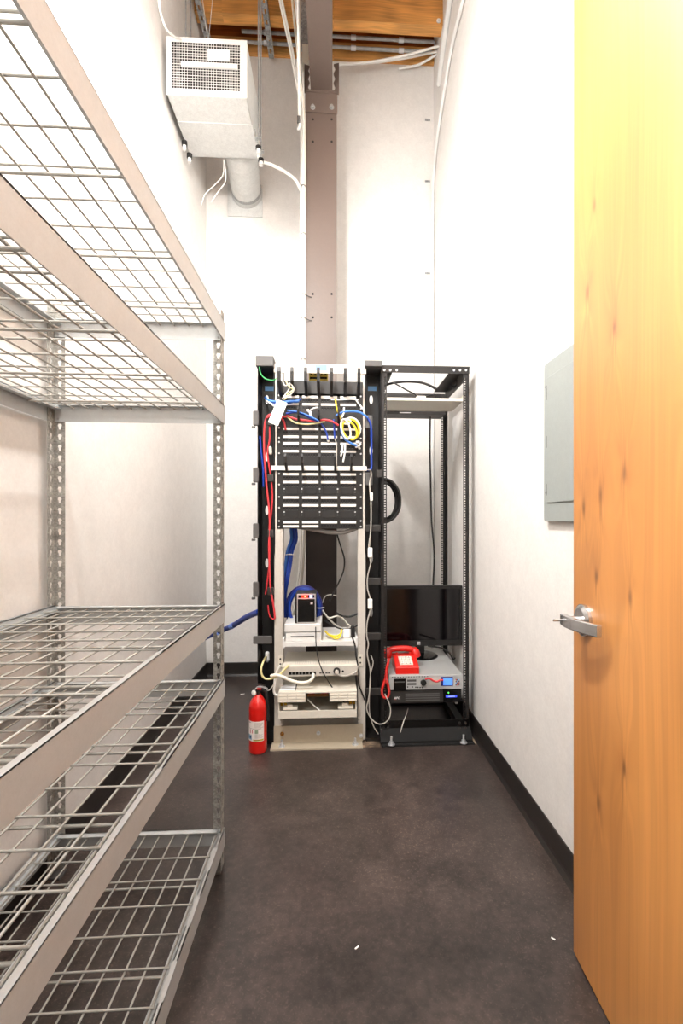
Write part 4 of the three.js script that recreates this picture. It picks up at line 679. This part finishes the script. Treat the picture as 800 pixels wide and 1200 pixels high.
cab('white_cable', [[322, 792], [321.5, 803], [321, 810], [322.5, 814], [326, 815]], 0.007, M.whiteWire, 'white cord dropping along the left upright to the stacked modules', 0.04);
cab('white_cable', [[320.5, 802], [318, 806], [315, 809], [310, 809], [306, 808.5]], 0.003, M.greyWire, 'thin grey cord reaching from the rack upright to the extinguisher', 0.06);
tag(obj('cord_plug', tube([at(313, 766, ZR + 0.1), at(313, 773, ZR + 0.1)], 0.014, 8, 12), M.paper), 'white oval plug in the slot of the left cable manager', 'plug');
// ---- beige module tray at the bottom
{
  const t = thing('module_shelf', 'beige drawer unit with stacked grille modules at the bottom of the rack', 'module unit');
  const yT = py(811, 373), zf = -ZR + 0.09, zr = -ZR - 0.3, x0 = px(326.5), x1 = px(417.5);
  const P = (v) => at(373, v, ZR - 0.09).y, X = (u) => at(u, 815, ZR - 0.09).x;
  obj('top_cover', bx(X(326), X(418), P(812) - 0.002, P(810.5), zr, zf, 0.002), M.beige, t);
  for (const [a, b] of [[325.5, 358], [386, 418]]) { const g = obj('grille_block', bx(X(a), X(b), P(822.7), P(812), zr + 0.1, zf, 0.002), M.beige, t); for (let r = 0; r < 3; r++) for (let c = 0; c < 3; c++) { const w = (b - a) / 3; obj('louvre', bx(X(a + w * c + 0.6), X(a + w * (c + 1) - 0.6), P(815.3 + r * 3.4), P(813.2 + r * 3.4), zf, zf + 0.003, 0.001), M.cream, g); } }
  obj('side_panel', bx(X(325.5), X(327), P(833), P(822.7), zr, zf - 0.01), M.beige, t); obj('side_panel', bx(X(416.5), X(418), P(833), P(822.7), zr, zf - 0.01), M.beige, t);
  obj('tray', [bx(X(326), X(418), P(841.5), P(832.5), zf - 0.004, zf, 0.001), bx(X(326), X(418), P(841.5), P(841.5) + 0.003, zr, zf - 0.004)], M.beige, t);
  obj('rear_panel', bx(X(327), X(416.5), P(841), P(812) - 0.002, zr, zr + 0.004), M.black, t);
  for (const u of [[331, 348], [396, 414]]) obj('catch', [bx(X(u[0]), X(u[1]), P(832.5), P(829.5), zf - 0.05, zf - 0.012, 0.002), bx(X(u[0] + 5), X(u[1] - 6), P(829.5), P(827), zf - 0.04, zf - 0.02, 0.002)], M.cream, t);
  for (const u of [329, 333.5, 411, 415]) obj('terminal', bx(X(u) - 0.008, X(u) + 0.008, P(830), P(824), zf - 0.06, zf - 0.045, 0.002), M.brass, t);
  obj('red_module', bx(X(361), X(368), P(817), P(812.5) - 0.001, zf - 0.12, zf - 0.05), M.redWire, t);
  obj('red_module', bx(X(376), X(384), P(817), P(812.5) - 0.001, zf - 0.12, zf - 0.05), M.redWire, t);
  obj('yellow_bar', bx(X(359), X(385), P(820.5), P(817.2), zf - 0.12, zf - 0.05, 0.002), M.amber, t);
  const lt = canvasTex(128, 96, (g, w, h) => { g.fillStyle = '#f3f3f4'; g.fillRect(0, 0, w, h); g.fillStyle = '#b9bcc6'; for (let i = 0; i < 8; i++) g.fillRect(10, 10 + i * 10, 60 + ((i * 37) % 46), 4); });
  const sh = tag(obj('paper_sheet', (() => { const g = new THREE.BoxGeometry(0.085, 0.0008, 0.09); const c = at(338, 807, ZR); g.translate(c.x, P(810.5) + 0.0008, zf - 0.075); return g; })(), std(0xffffff, 0.8, { map: lt })), 'printed paper sheet lying on the beige drawer unit', 'paper');
  tag(obj('black_strip', bx(at(346.5, 805, ZR).x, at(346.5, 805, ZR).x + 0.005, P(810.5) + 0.0005, P(810.5) + 0.003, zf - 0.2, zf - 0.02), M.char), 'thin dark strip beside the printed sheet', 'strip');
  cab('white_strap', [[361, 820, -0.0], [367, 826, 0.03], [374, 832, 0.055]], 0.004, M.whiteWire, 'white strap slanting across the dark drawer opening', 0.03);
}
// ---------------------------------------------------------------- black four-post rack
const BR = { l0: px(446.8), l1: px(453), r0: px(542.5), r1: px(549.3), top: py(430, 500), zr: -3.32 };
{
  const t = thing('server_rack', 'black open four-post server rack beside the white wall', 'rack');
  const y0 = 0.03, H = BR.top - y0;
  const railHoles = (w, c, h) => { const s = new THREE.Shape([[0, 0], [w, 0], [w, h], [0, h]].map(([a, b]) => new THREE.Vector2(a, b))); for (let y = 0.08; y < h - 0.06; y += 0.0148) { const p = new THREE.Path(), k = 0.0046; p.moveTo(c - k, y - k); p.lineTo(c - k, y + k); p.lineTo(c + k, y + k); p.lineTo(c + k, y - k); p.closePath(); s.holes.push(p); } return prism(s, 0.0025); };
  for (const [x0, x1, hc] of [[BR.l0, BR.l1, 0.72], [BR.r0, BR.r1, 0.2]]) for (const [z, s] of [[-ZR, -1], [BR.zr, 1]]) {
    const w = x1 - x0, g = railHoles(w, hc > 0.5 ? w - 0.0105 : 0.0095, H - 0.002); g.translate(x0, y0, z - (s < 0 ? 0.0025 : 0));
    const xo = hc > 0.5 ? x0 : x1 - 0.003;
    obj('post', [g, bx(xo, xo + 0.003, y0, y0 + H - 0.002, Math.min(z, z + s * 0.06), Math.max(z, z + s * 0.06))], M.black, t);
  }
  const yb = py(437.5, 500);
  const tf = obj('top_rail', bx(BR.l0 - 0.002, BR.r1 + 0.002, yb, BR.top, -ZR, -ZR + 0.004, 0.001), M.black, t);
  for (const u of [450, 457, 464.5, 531.5, 538.5, 545.5]) obj('bolt', rod(V(px(u, 434), py(434.2, u), -ZR + 0.004), V(px(u, 434), py(434.2, u), -ZR + 0.008), 0.0065, 10), M.zinc, tf);
  obj('top_rail', bx(BR.l0, BR.r1, yb, BR.top, BR.zr - 0.004, BR.zr), M.black, t);
  obj('top_plate', bx(BR.l0 - 0.002, BR.r1 + 0.004, BR.top, BR.top + 0.004, -ZR - 0.06, -ZR + 0.006), M.black, t);
  obj('side_rail', [bx(BR.l0 + 0.012, BR.l0 + 0.016, BR.top - 0.07, BR.top - 0.002, BR.zr + 0.06, -ZR - 0.005), bx(BR.l0 + 0.016, BR.l0 + 0.075, BR.top - 0.006, BR.top - 0.002, BR.zr + 0.06, -ZR - 0.005)], M.black, t);
  obj('side_rail', [bx(BR.r1 - 0.02, BR.r1 - 0.016, BR.top - 0.07, BR.top - 0.002, BR.zr + 0.06, -ZR - 0.005), bx(BR.r1 - 0.095, BR.r1 - 0.02, BR.top - 0.006, BR.top - 0.002, BR.zr + 0.06, -ZR - 0.005)], M.char, t);
  const bl = at(447.5, 877, 2.665).x, br = Math.min(at(556, 874, 2.665).x, XR - 0.03);
  for (const x of [[BR.l0 + 0.004, BR.l0 + 0.05], [BR.r1 - 0.05, BR.r1 - 0.004]]) obj('base_rail', bx(x[0], x[1], 0.03, 0.075, BR.zr + 0.003, -ZR - 0.004, 0.003), M.black, t);
  const base = obj('base_angle', [bx(bl, br, 0, 0.009, -ZR + 0.02, -2.665), prismZ([[0, 0], [0, 0.012], [-0.07, 0.085], [-0.078, 0.085], [-0.01, 0]], BR.l0 - 0.01, BR.r1 + 0.006, 0.009, -2.685)], M.baseBlack, t);
  obj('cross_bar', bx(BR.l0, BR.r1, py(857, 500), py(843, 500), -ZR + 0.0005, -ZR + 0.004, 0.001), M.blackGloss, t);
  obj('base_angle', bx(bl, br, 0, 0.03, BR.zr - 0.06, BR.zr + 0.06), M.black, t);
  obj('base_sill', bx(BR.l0, BR.r1, 0.009, 0.03, -ZR - 0.06, -ZR + 0.02), M.black, t);
  for (const u of [458.5, 543]) { const p = at(u, 872, 2.675); obj('anchor_bolt', [rod(V(p.x, 0.009, -2.675), V(p.x, 0.013, -2.675), 0.02, 16), rod(V(p.x, 0.013, -2.675), V(p.x, 0.026, -2.675), 0.012, 6), rod(V(p.x, 0.026, -2.675), V(p.x, 0.055, -2.675), 0.0065, 8)], M.zinc, base); }
  for (const u of [449.5, 454, 538, 545]) for (const v of [847, 853]) { const p = at(u, v, ZR - 0.004); obj('bolt', rod(V(p.x, p.y, -ZR + 0.004), V(p.x, p.y, -ZR + 0.012), 0.008, 6), M.char, t); }
}
{ // beige shelf near the top
  const t = thing('rack_shelf', 'beige shallow shelf near the top of the black rack', 'shelf');
  const yF = at(500, 468.5, ZR).y, x0 = BR.l1 + 0.001, x1 = BR.r0 - 0.001;
  obj('tray', [bx(x0, x1, yF - 0.004, yF, -ZR - 0.25, -ZR - 0.004), bx(x0, x1, yF, yF + 0.012, -ZR - 0.008, -ZR - 0.004), bx(x0, x1, yF - 0.008, yF + 0.01, -ZR - 0.254, -ZR - 0.25)], M.beige, t);
  for (const x of [[x0 - 0.004, x0], [x1, x1 + 0.003]]) obj('end_lip', bx(x[0], x[1], yF - 0.004, yF + 0.03, -ZR - 0.25, -ZR - 0.004), M.beige, t);
  const d = thing('small_modem', 'small cream device lying on the beige rack shelf', 'modem');
  const p = at(492.5, 465, ZR + 0.1); obj('case', bx(p.x - 0.028, p.x + 0.028, yF + 0.0005, yF + 0.042, p.z - 0.06, p.z + 0.03, 0.005), M.cream, d); for (let i = 0; i < 4; i++) obj('port', bx(p.x - 0.02 + i * 0.011, p.x - 0.013 + i * 0.011, yF + 0.012, yF + 0.02, p.z + 0.03, p.z + 0.0308), M.hole, d);
  const K = (pts, r, lab) => tag(obj('black_cable', tube(pts.map((q) => at(...q)), r, 50), M.blackWire), lab, 'cord');
  K([[449, 452, 3.0], [462, 448.5, 2.98], [478, 447.2, 2.97], [494, 448.5, 2.96], [504, 452, 2.95], [511, 456, 2.94]], 0.008, 'thick black cord arching between the top side rails');
  K([[461, 448.5, 2.97], [470, 453.5, 2.95], [479, 458.5, 2.92], [486, 462, 2.88], [489, 465, 2.86]], 0.005, 'thin black cord running down to the cream device');
  K([[455, 465.5, 2.85], [466, 466, 2.85], [478, 465.8, 2.85], [489, 465.5, 2.85]], 0.006, 'black cord lying along the shelf to the cream device');
  K([[498, 465, 2.85], [503, 464, 2.86], [509, 464, 2.9]], 0.006, 'short black cord on the far side of the cream device');
  K([[528, 452.5, 2.95], [532, 453, 2.95], [535, 449, 2.94], [534.5, 446, 2.93]], 0.006, 'black cord loop poking out behind the right top rail');
}
{ // rear-mounted device
  const t = thing('rear_rack_device', 'thin black device mounted between the rear rack posts', 'rack device');
  const Zd = 3.31, a = at(455, 485, Zd), b = at(512, 485, Zd), y1 = at(485, 481.5, Zd).y, y0 = at(485, 490.5, Zd).y;
  obj('chassis', bx(BR.l1 + 0.002, BR.r0 - 0.002, y0, y1, BR.zr + 0.004, -3.17, 0.002), M.char, t);
  obj('label', bx(at(468, 489, 3.17).x, at(481, 489, 3.17).x, y0 + 0.006, y0 + 0.011, -3.17, -3.1692), M.paper, t);
  for (const u of [455, 497]) obj('screw', rod(V(at(u, 485, 3.17).x, (y0 + y1) / 2 + 0.006, -3.17), V(at(u, 485, 3.17).x, (y0 + y1) / 2 + 0.006, -3.167), 0.005, 8), M.zinc, t);
  const w = [[504, 489, 3.25], [503.5, 520, 3.26], [504.5, 570, 3.26], [505.5, 610, 3.26], [508.5, 650, 3.25], [507, 690, 3.25], [506, 730, 3.25]].map((q) => at(...q));
  tag(obj('black_cable', tube(w, 0.006, 60), M.blackWire), 'long black cord hanging from the rear rack device', 'cord');
}
{ // coil of black cable on the middle manager
  const t = thing('black_cable_coil', 'coil of thick black cable hung on the black rack post', 'cable coil');
  [[0, 0, 0.0095, 19, 25], [0.03, 1.4, 0.0095, 17.5, 24], [0.05, -1.2, 0.009, 16, 23], [0.07, 0.8, 0.0095, 14.5, 22], [0.015, 2.4, 0.008, 19.2, 23]].forEach(([dz, dv, r, ru, rv], i) => { const p = []; for (let k = 0; k < 18; k++) { const a = k / 18 * Math.PI * 2; p.push(at(449.5 + ru * Math.cos(a), 586.5 + dv + rv * Math.sin(a), ZR + 0.17 + dz * 0.8 + 0.008 * Math.sin(a * 3 + i))); } obj('cable_turn', tube(p, r, 60, 8, true), i % 2 ? M.blackWire : M.black, t); });
}
// ---- server, monitor, phone, power supply
const SV = { y0: py(808.5, 500), y1: at(500, 791, ZR - 0.03).y, z1: -ZR + 0.03, z0: -ZR - 0.52 };
{
  const t = thing('rack_server', 'silver rack computer with a small blue screen, under the red phone', 'computer');
  const x0 = at(455.5, 800, ZR - 0.03).x, x1 = at(542.5, 800, ZR - 0.03).x, { y0, y1, z0, z1 } = SV, X = (u) => at(u, 800, ZR - 0.03).x, Y = (v) => at(500, v, ZR - 0.03).y, yb = Y(808);
  SV.x0 = x0; SV.x1 = x1; SV.y0 = yb;
  obj('chassis', bx(x0 + 0.003, x1 - 0.003, yb, y1, z0, z1 - 0.003, 0.002), M.silver, t);
  obj('front_plate', bx(x0, x1, yb, y1 - 0.004, z1 - 0.003, z1, 0.001), M.silver, t);
  const dv = obj('drive_bay', bx(X(461), X(475.2), Y(808), Y(794.5), z1, z1 + 0.006, 0.002), M.blackGloss, t); obj('drive_slot', bx(X(462.5), X(474), Y(798.8), Y(797.6), z1 + 0.006, z1 + 0.0068), M.greyPlastic, dv);
  for (const v of [797, 801]) obj('drive_slot', bx(X(477), X(487.5), Y(v + 1.4), Y(v - 1), z1, z1 + 0.001), M.greyPlastic, t);
  for (const [u, v] of [[483, 804.6], [487, 805], [489.5, 805.2], [492, 805.4], [494.5, 805.5], [477.5, 804.5]]) obj('button', rod(V(X(u), Y(v), z1), V(X(u), Y(v), z1 + 0.002), 0.004, 8), M.hole, t);
  obj('knob', [rod(V(X(495.8), Y(799.5), z1), V(X(495.8), Y(799.5), z1 + 0.012), 0.0165, 20), rod(V(X(495.8), Y(799.5), z1 + 0.012), V(X(495.8), Y(799.5), z1 + 0.015), 0.014, 20)], M.blackMatte, t);
  const scr = obj('display_bezel', bx(X(516.5), X(530.5), Y(804), Y(793.5), z1, z1 + 0.003, 0.001), M.violet, t);
  obj('display', bx(X(519), X(530), Y(803.2), Y(795), z1 + 0.003, z1 + 0.0036), std(0x5c93f0, 0.4, { emissive: 0x4f8cf5, emissiveIntensity: 0.55 }), scr);
  { const p = new THREE.PointLight(0x5c93f0, 0.002, 0, 2); p.position.set(X(524), Y(799), z1 + 0.012); p.castShadow = true; p.name = 'display_glow'; scene.add(p); }
  obj('dark_recess', bx(X(503), X(516.5), Y(802.5), Y(794), z1, z1 + 0.001), M.rackBeige, t);
  for (let r = 0; r < 4; r++) for (let c = 0; c < 3; c++) obj('key', bx(X(533.5) + c * 0.0088, X(533.5) + c * 0.0088 + 0.006, Y(796.5 + r * 2) - 0.006, Y(796.5 + r * 2), z1, z1 + 0.0018), [M.redWire2, M.greyPlastic, M.blueLabel, M.greyPlastic][(r + c) % 4], t);
  obj('vent_row', Array.from({ length: 14 }, (_, i) => bx(X(459) + i * 0.0155, X(459) + i * 0.0155 + 0.007, Y(793.2), Y(792.4), z1, z1 + 0.0008)), M.hole, t);
  tag(obj('pink_cable', tube([[499, 795.5], [503, 795], [508, 798], [512, 798.8], [516, 797], [518.5, 797]].map(([u, v]) => at(u, v, ZR - 0.052)), 0.0058, 40), M.redWire2), 'short pink-red cord plugged across the front of the silver computer', 'cord');
  const p = thing('power_supply', 'dark rack power unit with blue status light under the silver computer', 'power supply');
  const q1 = Y(809.5), q0 = Y(823.8);
  obj('chassis', bx(X(456.5), X(541), q0, q1, z0, z1 - 0.012, 0.002), M.black, p);
  obj('bezel', bx(X(456.5), X(519), q0, q1, z1 - 0.012, z1 - 0.004, 0.002), M.char, p);
  for (let i = 0; i < 4; i++) obj('slat', bx(X(475), X(515), q0 + 0.012 + i * 0.012, q0 + 0.018 + i * 0.012, z1 - 0.004, z1 - 0.002), M.greyPlastic, p);
  const cp = obj('control_panel', bx(X(520), X(540.5), q0, q1, z1 - 0.012, z1 - 0.005, 0.002), M.blackGloss, p);
  obj('blue_light', bx(X(522.5), X(535.5), Y(818.2), Y(815.8), z1 - 0.005, z1 - 0.004), std(0x3a4fd8, 0.4, { emissive: 0x3348ff, emissiveIntensity: 0.9 }), cp);
  obj('blue_text', bx(X(525), X(533), Y(817.4), Y(816.7), z1 - 0.004, z1 - 0.0035), std(0xb8c4ff, 0.4, { emissive: 0xa9b8ff, emissiveIntensity: 0.9 }), cp);
  obj('green_light', rod(V(X(525.5), Y(812.6), z1 - 0.005), V(X(525.5), Y(812.6), z1 - 0.003), 0.0042, 10), std(0x66ff70, 0.4, { emissive: 0x58f060, emissiveIntensity: 1.2 }), cp);
  const tx = canvasTex(128, 64, (g, w, h) => { g.fillStyle = '#3a3634'; g.fillRect(0, 0, w, h); g.fillStyle = '#f2efec'; g.font = 'bold italic 50px sans-serif'; g.fillText('APC', 6, 48); g.fillStyle = '#c8503c'; g.fillRect(4, 52, 40, 6); });
  const lg = flatFace(0.042, 0.021); lg.translate((X(462) + X(469)) / 2, Y(817.6), z1 - 0.0036); obj('logo', lg, std(0xffffff, 0.6, { map: tx }), p);
  obj('support_rail', bx(X(535), X(537.5), q0 - 0.02, q0 - 0.001, z0, z1 - 0.03), M.zinc, p); obj('support_rail', bx(X(459), X(461), q0 - 0.02, q0 - 0.001, z0, z1 - 0.03), M.black, p);
}
{ // monitor
  const t = thing('monitor', 'black flat screen monitor standing on the silver computer', 'monitor');
  const Zm = ZR + 0.3, X = (u) => at(u, 720, Zm).x, Y = (v) => at(495, v, Zm).y, z = -Zm;
  const x0 = X(448.5), x1 = X(541.5), y0 = Y(757), y1 = Y(686.5);
  obj('housing', [bx(x0, x1, y0, y1, z - 0.045, z - 0.012, 0.008), bx(x0, x1, Y(690), y1, z - 0.012, z), bx(x0, x1, y0, Y(750.5), z - 0.012, z), bx(x0, x0 + 0.016, Y(750.5), Y(690), z - 0.012, z), bx(x1 - 0.016, x1, Y(750.5), Y(690), z - 0.012, z)], M.black, t);
  obj('screen', bx(x0 + 0.016, x1 - 0.016, Y(750.5), Y(690), z - 0.012, z - 0.006), new THREE.MeshPhysicalMaterial({ color: 0x0d0a0c, roughness: 0.1 }), t);
  const tx = canvasTex(64, 64, (g) => { g.fillStyle = '#1c1a1a'; g.fillRect(0, 0, 64, 64); g.fillStyle = '#cfcac8'; g.fillRect(4, 4, 56, 56); g.fillStyle = '#5a5656'; g.font = 'bold italic 40px sans-serif'; g.fillText('hp', 10, 46); });
  const lg = flatFace(0.022, 0.022); lg.translate(X(490.5), Y(753.6), z + 0.0006); obj('logo', lg, std(0xffffff, 0.5, { map: tx }), t);
  const c = V(X(494), SV.y1 + 0.0005, z - 0.06);
  obj('stand_base', lathe([[0, 0.018], [0.03, 0.017], [0.08, 0.012], [0.112, 0.006], [0.116, 0], [0, 0]], 40, c), M.blackGloss, t);
  obj('stand_neck', bx(c.x - 0.03, c.x + 0.03, c.y + 0.012, y0 + 0.06, c.z - 0.02, c.z + 0.004, 0.006), M.black, t);
  tag(obj('black_cable', tube([[502, 757, 2.9], [510, 758, 2.92], [519, 760, 2.94], [526, 765, 2.96], [531, 775, 2.98], [533, 782, 3.0]].map((q) => at(...q)).map((p) => V(p.x, Math.max(p.y, SV.y1 + 0.008), p.z)), 0.0055, 40), M.blackWire), 'black monitor cord lying across the top of the silver computer', 'cord');
}
{ // red desk phone
  const t = thing('desk_telephone', 'red push-button desk telephone sitting on the silver computer', 'telephone');
  const Zp = ZR - 0.01, X = (u) => at(u, 785, Zp).x, yb = SV.y1 + 0.001, x0 = X(463.5), x1 = X(489.5), zf = -Zp;
  // wedge body: side outline in z (depth) and y
  const side = new THREE.Shape(); side.moveTo(0, 0); side.lineTo(0, 0.034); side.quadraticCurveTo(-0.002, 0.041, -0.01, 0.043); side.lineTo(-0.115, 0.074); side.lineTo(-0.126, 0.076); side.lineTo(-0.13, 0.06); side.lineTo(-0.168, 0.06); side.lineTo(-0.172, 0.074); side.lineTo(-0.182, 0.072); side.lineTo(-0.182, 0); side.closePath();
  const g = prism(side, x1 - x0, 0.004); g.rotateY(-Math.PI / 2); g.computeBoundingBox();
  // after the turn: depth runs along z, width along x
  g.translate(x0 - g.boundingBox.min.x, yb - g.boundingBox.min.y, zf - g.boundingBox.max.z); obj('phone_body', g, M.redPhone, t);
  const sl = Math.atan2(0.031, 0.105), kp = V((x0 + x1) / 2 + 0.002, yb + 0.0585, zf - 0.062);
  const tx = canvasTex(128, 160, (q, w, h) => { q.fillStyle = '#d9d3c4'; q.fillRect(0, 0, w, h); q.fillStyle = '#8d887d'; q.font = 'bold 15px sans-serif'; q.textAlign = 'center'; });
  const face = new THREE.BoxGeometry(0.078, 0.088, 0.003); face.rotateX(-(Math.PI / 2 - sl)); face.translate(kp.x, kp.y + 0.001, kp.z); const pad = obj('keypad_plate', face, std(0xd9d3c4, 0.5), t);
  const keyTex = ['1', '2', '3', '4', '5', '6', '7', '8', '9', '*', '0', '#'].map((s) => canvasTex(32, 32, (q) => { q.fillStyle = '#f0ece2'; q.fillRect(0, 0, 32, 32); q.fillStyle = '#55504a'; q.font = 'bold 24px sans-serif'; q.textAlign = 'center'; q.fillText(s, 16, 25); }));
  for (let r = 0; r < 4; r++) for (let c = 0; c < 3; c++) { const k = new THREE.BoxGeometry(0.016, 0.014, 0.006); k.translate((c - 1) * 0.022, (1.5 - r) * 0.0195, 0.004); k.rotateX(-(Math.PI / 2 - sl)); k.translate(kp.x, kp.y + 0.001, kp.z); obj('key', k, std(0xffffff, 0.5, { map: keyTex[r * 3 + c] }), pad); }
  // handset across the cradle
  const hz = zf - 0.149, hy = yb + 0.078, hx0 = X(458) - 0.004, hx1 = X(488.5) + 0.012, hc = (hx0 + hx1) / 2;
  const grip = tube([V(hx0 - 0.005, hy + 0.012, hz), V(hx0 + 0.03, hy + 0.026, hz), V(hc, hy + 0.03, hz), V(hx1 - 0.03, hy + 0.026, hz), V(hx1 + 0.005, hy + 0.012, hz)], 0.0175, 30, 14);
  const cup = (x, s) => { const l = lathe([[0, -0.03], [0.026, -0.03], [0.031, -0.026], [0.031, -0.006], [0.026, 0.012], [0.016, 0.026], [0, 0.03]], 22); l.rotateZ(s * 0.25); l.translate(x, hy + 0.006, hz); return metric(l); };
  const hs = obj('handset', [metric(grip), cup(hx0, -1), cup(hx1, 1)], M.redPhone, t);
  for (const u of [468, 484]) { const x = X(u); obj('cradle_prong', bx(x - 0.006, x + 0.006, yb + 0.06, yb + 0.092, zf - 0.126, zf - 0.118, 0.002), M.redPhone, t); }
  tag(obj('coiled_cable', (() => { const pts = [[455.5, 772, 0.0], [453.5, 784, 0.03], [451.5, 795, 0.05], [448.5, 804, 0.055], [447.3, 811, 0.055], [449.5, 817, 0.055], [453.5, 817.5, 0.055], [455.8, 812, 0.055], [454.5, 803, 0.055], [452.5, 794, 0.055], [452.8, 784, 0.045], [455, 776, 0.01]].map(([u, v, d]) => at(u, v, ZR - d)); const c = new THREE.CatmullRomCurve3(pts), n = 700, hp = []; const T = 90; for (let i = 0; i <= n; i++) { const s = i / n, p = c.getPointAt(s), tg = c.getTangentAt(s), a = s * T * Math.PI * 2, n1 = V(0, 0, 1).cross(tg).normalize(), n2 = tg.clone().cross(n1).normalize(); hp.push(p.add(n1.multiplyScalar(Math.cos(a) * 0.0055)).add(n2.multiplyScalar(Math.sin(a) * 0.0055))); } const h = new THREE.TubeGeometry(new THREE.CatmullRomCurve3(hp), 900, 0.0028, 5); return h.toNonIndexed(); })(), M.redPhone), 'coiled red telephone cord hanging in a loop off the silver computer', 'cord');
}
cab('grey_cable', [[478, 830, -0.06], [476, 837, -0.02], [472.5, 846, 0.03], [469, 858, 0.06]], 0.0028, M.greyWire, 'thin grey cord slanting over the base bar of the black rack', 0.0);
// ---------------------------------------------------------------- fire extinguisher
{
  const t = thing('fire_extinguisher', 'red fire extinguisher with a white label standing on the floor by the rack', 'fire extinguisher');
  const c = at(302.2, 879.5, 2.66); c.y = 0; const R = 0.0485, H = 0.315;
  obj('cylinder', metric(lathe([[0, 0.004], [R - 0.012, 0.004], [R - 0.006, 0], [R - 0.002, 0.004], [R, 0.014], [R, 0.245], [R - 0.003, 0.263], [R - 0.011, 0.283], [R - 0.023, 0.299], [0.018, 0.308], [0.017, H], [0, H]], 40, c)), M.red, t);
  const lab = canvasTex(192, 256, (g, w, h) => {
    g.fillStyle = '#efe6e1'; g.fillRect(0, 0, w, h);
    g.fillStyle = '#6d4a44'; g.fillRect(14, 14, 30, 10); g.fillStyle = '#a9a29c'; for (let i = 0; i < 8; i++) g.fillRect(92, 16 + i * 9, 60 + (i * 29) % 34, 4);
    g.fillStyle = '#8f8782'; g.fillRect(24, 92, 140, 5); g.fillStyle = '#c77f86'; g.fillRect(36, 106, 12, 50); g.fillRect(62, 110, 12, 44); g.fillStyle = '#93a68c'; g.fillRect(96, 106, 34, 48); g.fillStyle = '#a8a29c'; for (let i = 0; i < 7; i++) g.fillRect(96, 162 + i * 8, 50 + (i * 31) % 40, 3);
    g.fillStyle = '#7fa3bd'; g.fillRect(0, 176, 60, 62); g.fillStyle = '#33587c'; g.beginPath(); g.arc(40, 206, 15, 0, 7); g.fill(); g.fillStyle = '#c3b13e'; g.fillRect(78, 230, 108, 20); g.fillStyle = '#5d5a22'; g.fillRect(92, 236, 50, 8);
  });
  const lg = new THREE.CylinderGeometry(R + 0.0008, R + 0.0008, 0.108, 24, 1, true, -1.25, 2.1); lg.translate(c.x, 0.128, c.z); obj('label', lg, std(0xffffff, 0.45, { map: lab, side: THREE.DoubleSide }), t);
  const v = obj('valve', [rod(V(c.x, H, c.z), V(c.x, H + 0.028, c.z), 0.0125, 14), bx(c.x - 0.014, c.x + 0.026, H + 0.018, H + 0.034, c.z - 0.01, c.z + 0.01, 0.003)], M.blackMatte, t);
  obj('carry_handle', prismLocal([[-0.016, 0.03], [0.0, 0.046], [0.03, 0.044], [0.052, 0.028], [0.052, 0.023], [0.028, 0.036], [0.002, 0.038], [-0.012, 0.026]], c, H, 0.018), M.zinc, t);
  obj('squeeze_lever', prismLocal([[-0.006, 0.05], [0.012, 0.058], [0.036, 0.05], [0.038, 0.045], [0.012, 0.052], [-0.006, 0.045]], c, H, 0.016), M.black, t);
  obj('safety_pin', [rod(V(c.x + 0.004, H + 0.036, c.z - 0.015), V(c.x + 0.004, H + 0.036, c.z + 0.02), 0.0024, 8), ...[bx(c.x - 0.004, c.x + 0.02, H + 0.028, H + 0.036, c.z + 0.012, c.z + 0.016, 0.001)]], M.red, t);
  const gg = lathe([[0, 0.008], [0.013, 0.008], [0.0145, 0.005], [0.0145, 0], [0, 0]], 24); gg.rotateX(Math.PI / 2); gg.rotateY(-0.5); gg.translate(c.x - 0.019, H + 0.012, c.z + 0.012); obj('gauge', gg, M.paper, v);
  obj('hose', tube([V(c.x + 0.024, H + 0.026, c.z), V(c.x + 0.042, H + 0.016, c.z + 0.004), V(c.x + 0.05, H - 0.02, c.z + 0.006), V(c.x + 0.053, H - 0.06, c.z + 0.006), V(c.x + 0.054, H - 0.1, c.z + 0.004)], 0.008, 24, 10), M.blackMatte, t);
  obj('nozzle', rod(V(c.x + 0.054, H - 0.145, c.z + 0.004), V(c.x + 0.054, H - 0.095, c.z + 0.004), 0.011, 12, 0.008), M.blackMatte, t);
}
function prismLocal(o, c, H, d) { const g = prism(o, d, 0.0015); g.translate(c.x, H, c.z - d / 2); return g; }
// ---------------------------------------------------------------- small litter on the floor
{
  const scrap = (u, v, L, a, lab, Zy = 0.0012) => { const d = (EYE) * F / (v - CY) / (CS); const p = at(u, v, EYE * F / (v - CY) * 0.999); p.y = Zy; const g = new THREE.BoxGeometry(L, 0.002, L * 0.3, 4, 1, 1); const q = g.attributes.position; for (let i = 0; i < q.count; i++) q.setY(i, q.getY(i) + 6 * q.getX(i) * q.getX(i)); g.rotateY(a); g.translate(p.x, 0.0012, p.z); tag(obj('paper_scrap', g, M.paper), lab, 'litter'); };
  scrap(284, 811, 0.03, 0.2, 'white paper scrap on the floor behind the fire extinguisher');
  scrap(418, 1111, 0.014, 0.7, 'tiny white paper scrap on the open floor');
  scrap(648, 1112, 0.012, -0.8, 'tiny white scrap on the floor near the door');
}
// ---------------------------------------------------------------- put every thing's origin at its base
for (const o of scene.children) {
  if (o.isLight || !(o.isGroup || o.isMesh)) continue;
  const b = new THREE.Box3().setFromObject(o), c = V((b.min.x + b.max.x) / 2, b.min.y, (b.min.z + b.max.z) / 2);
  if (o.isGroup) for (const k of o.children) k.position.sub(c);
  else { o.geometry = o.geometry.clone(); o.geometry.translate(-c.x, -c.y, -c.z); for (const k of o.children) k.position.sub(c); }
  o.position.copy(c);
}
renderer.render(scene, camera);
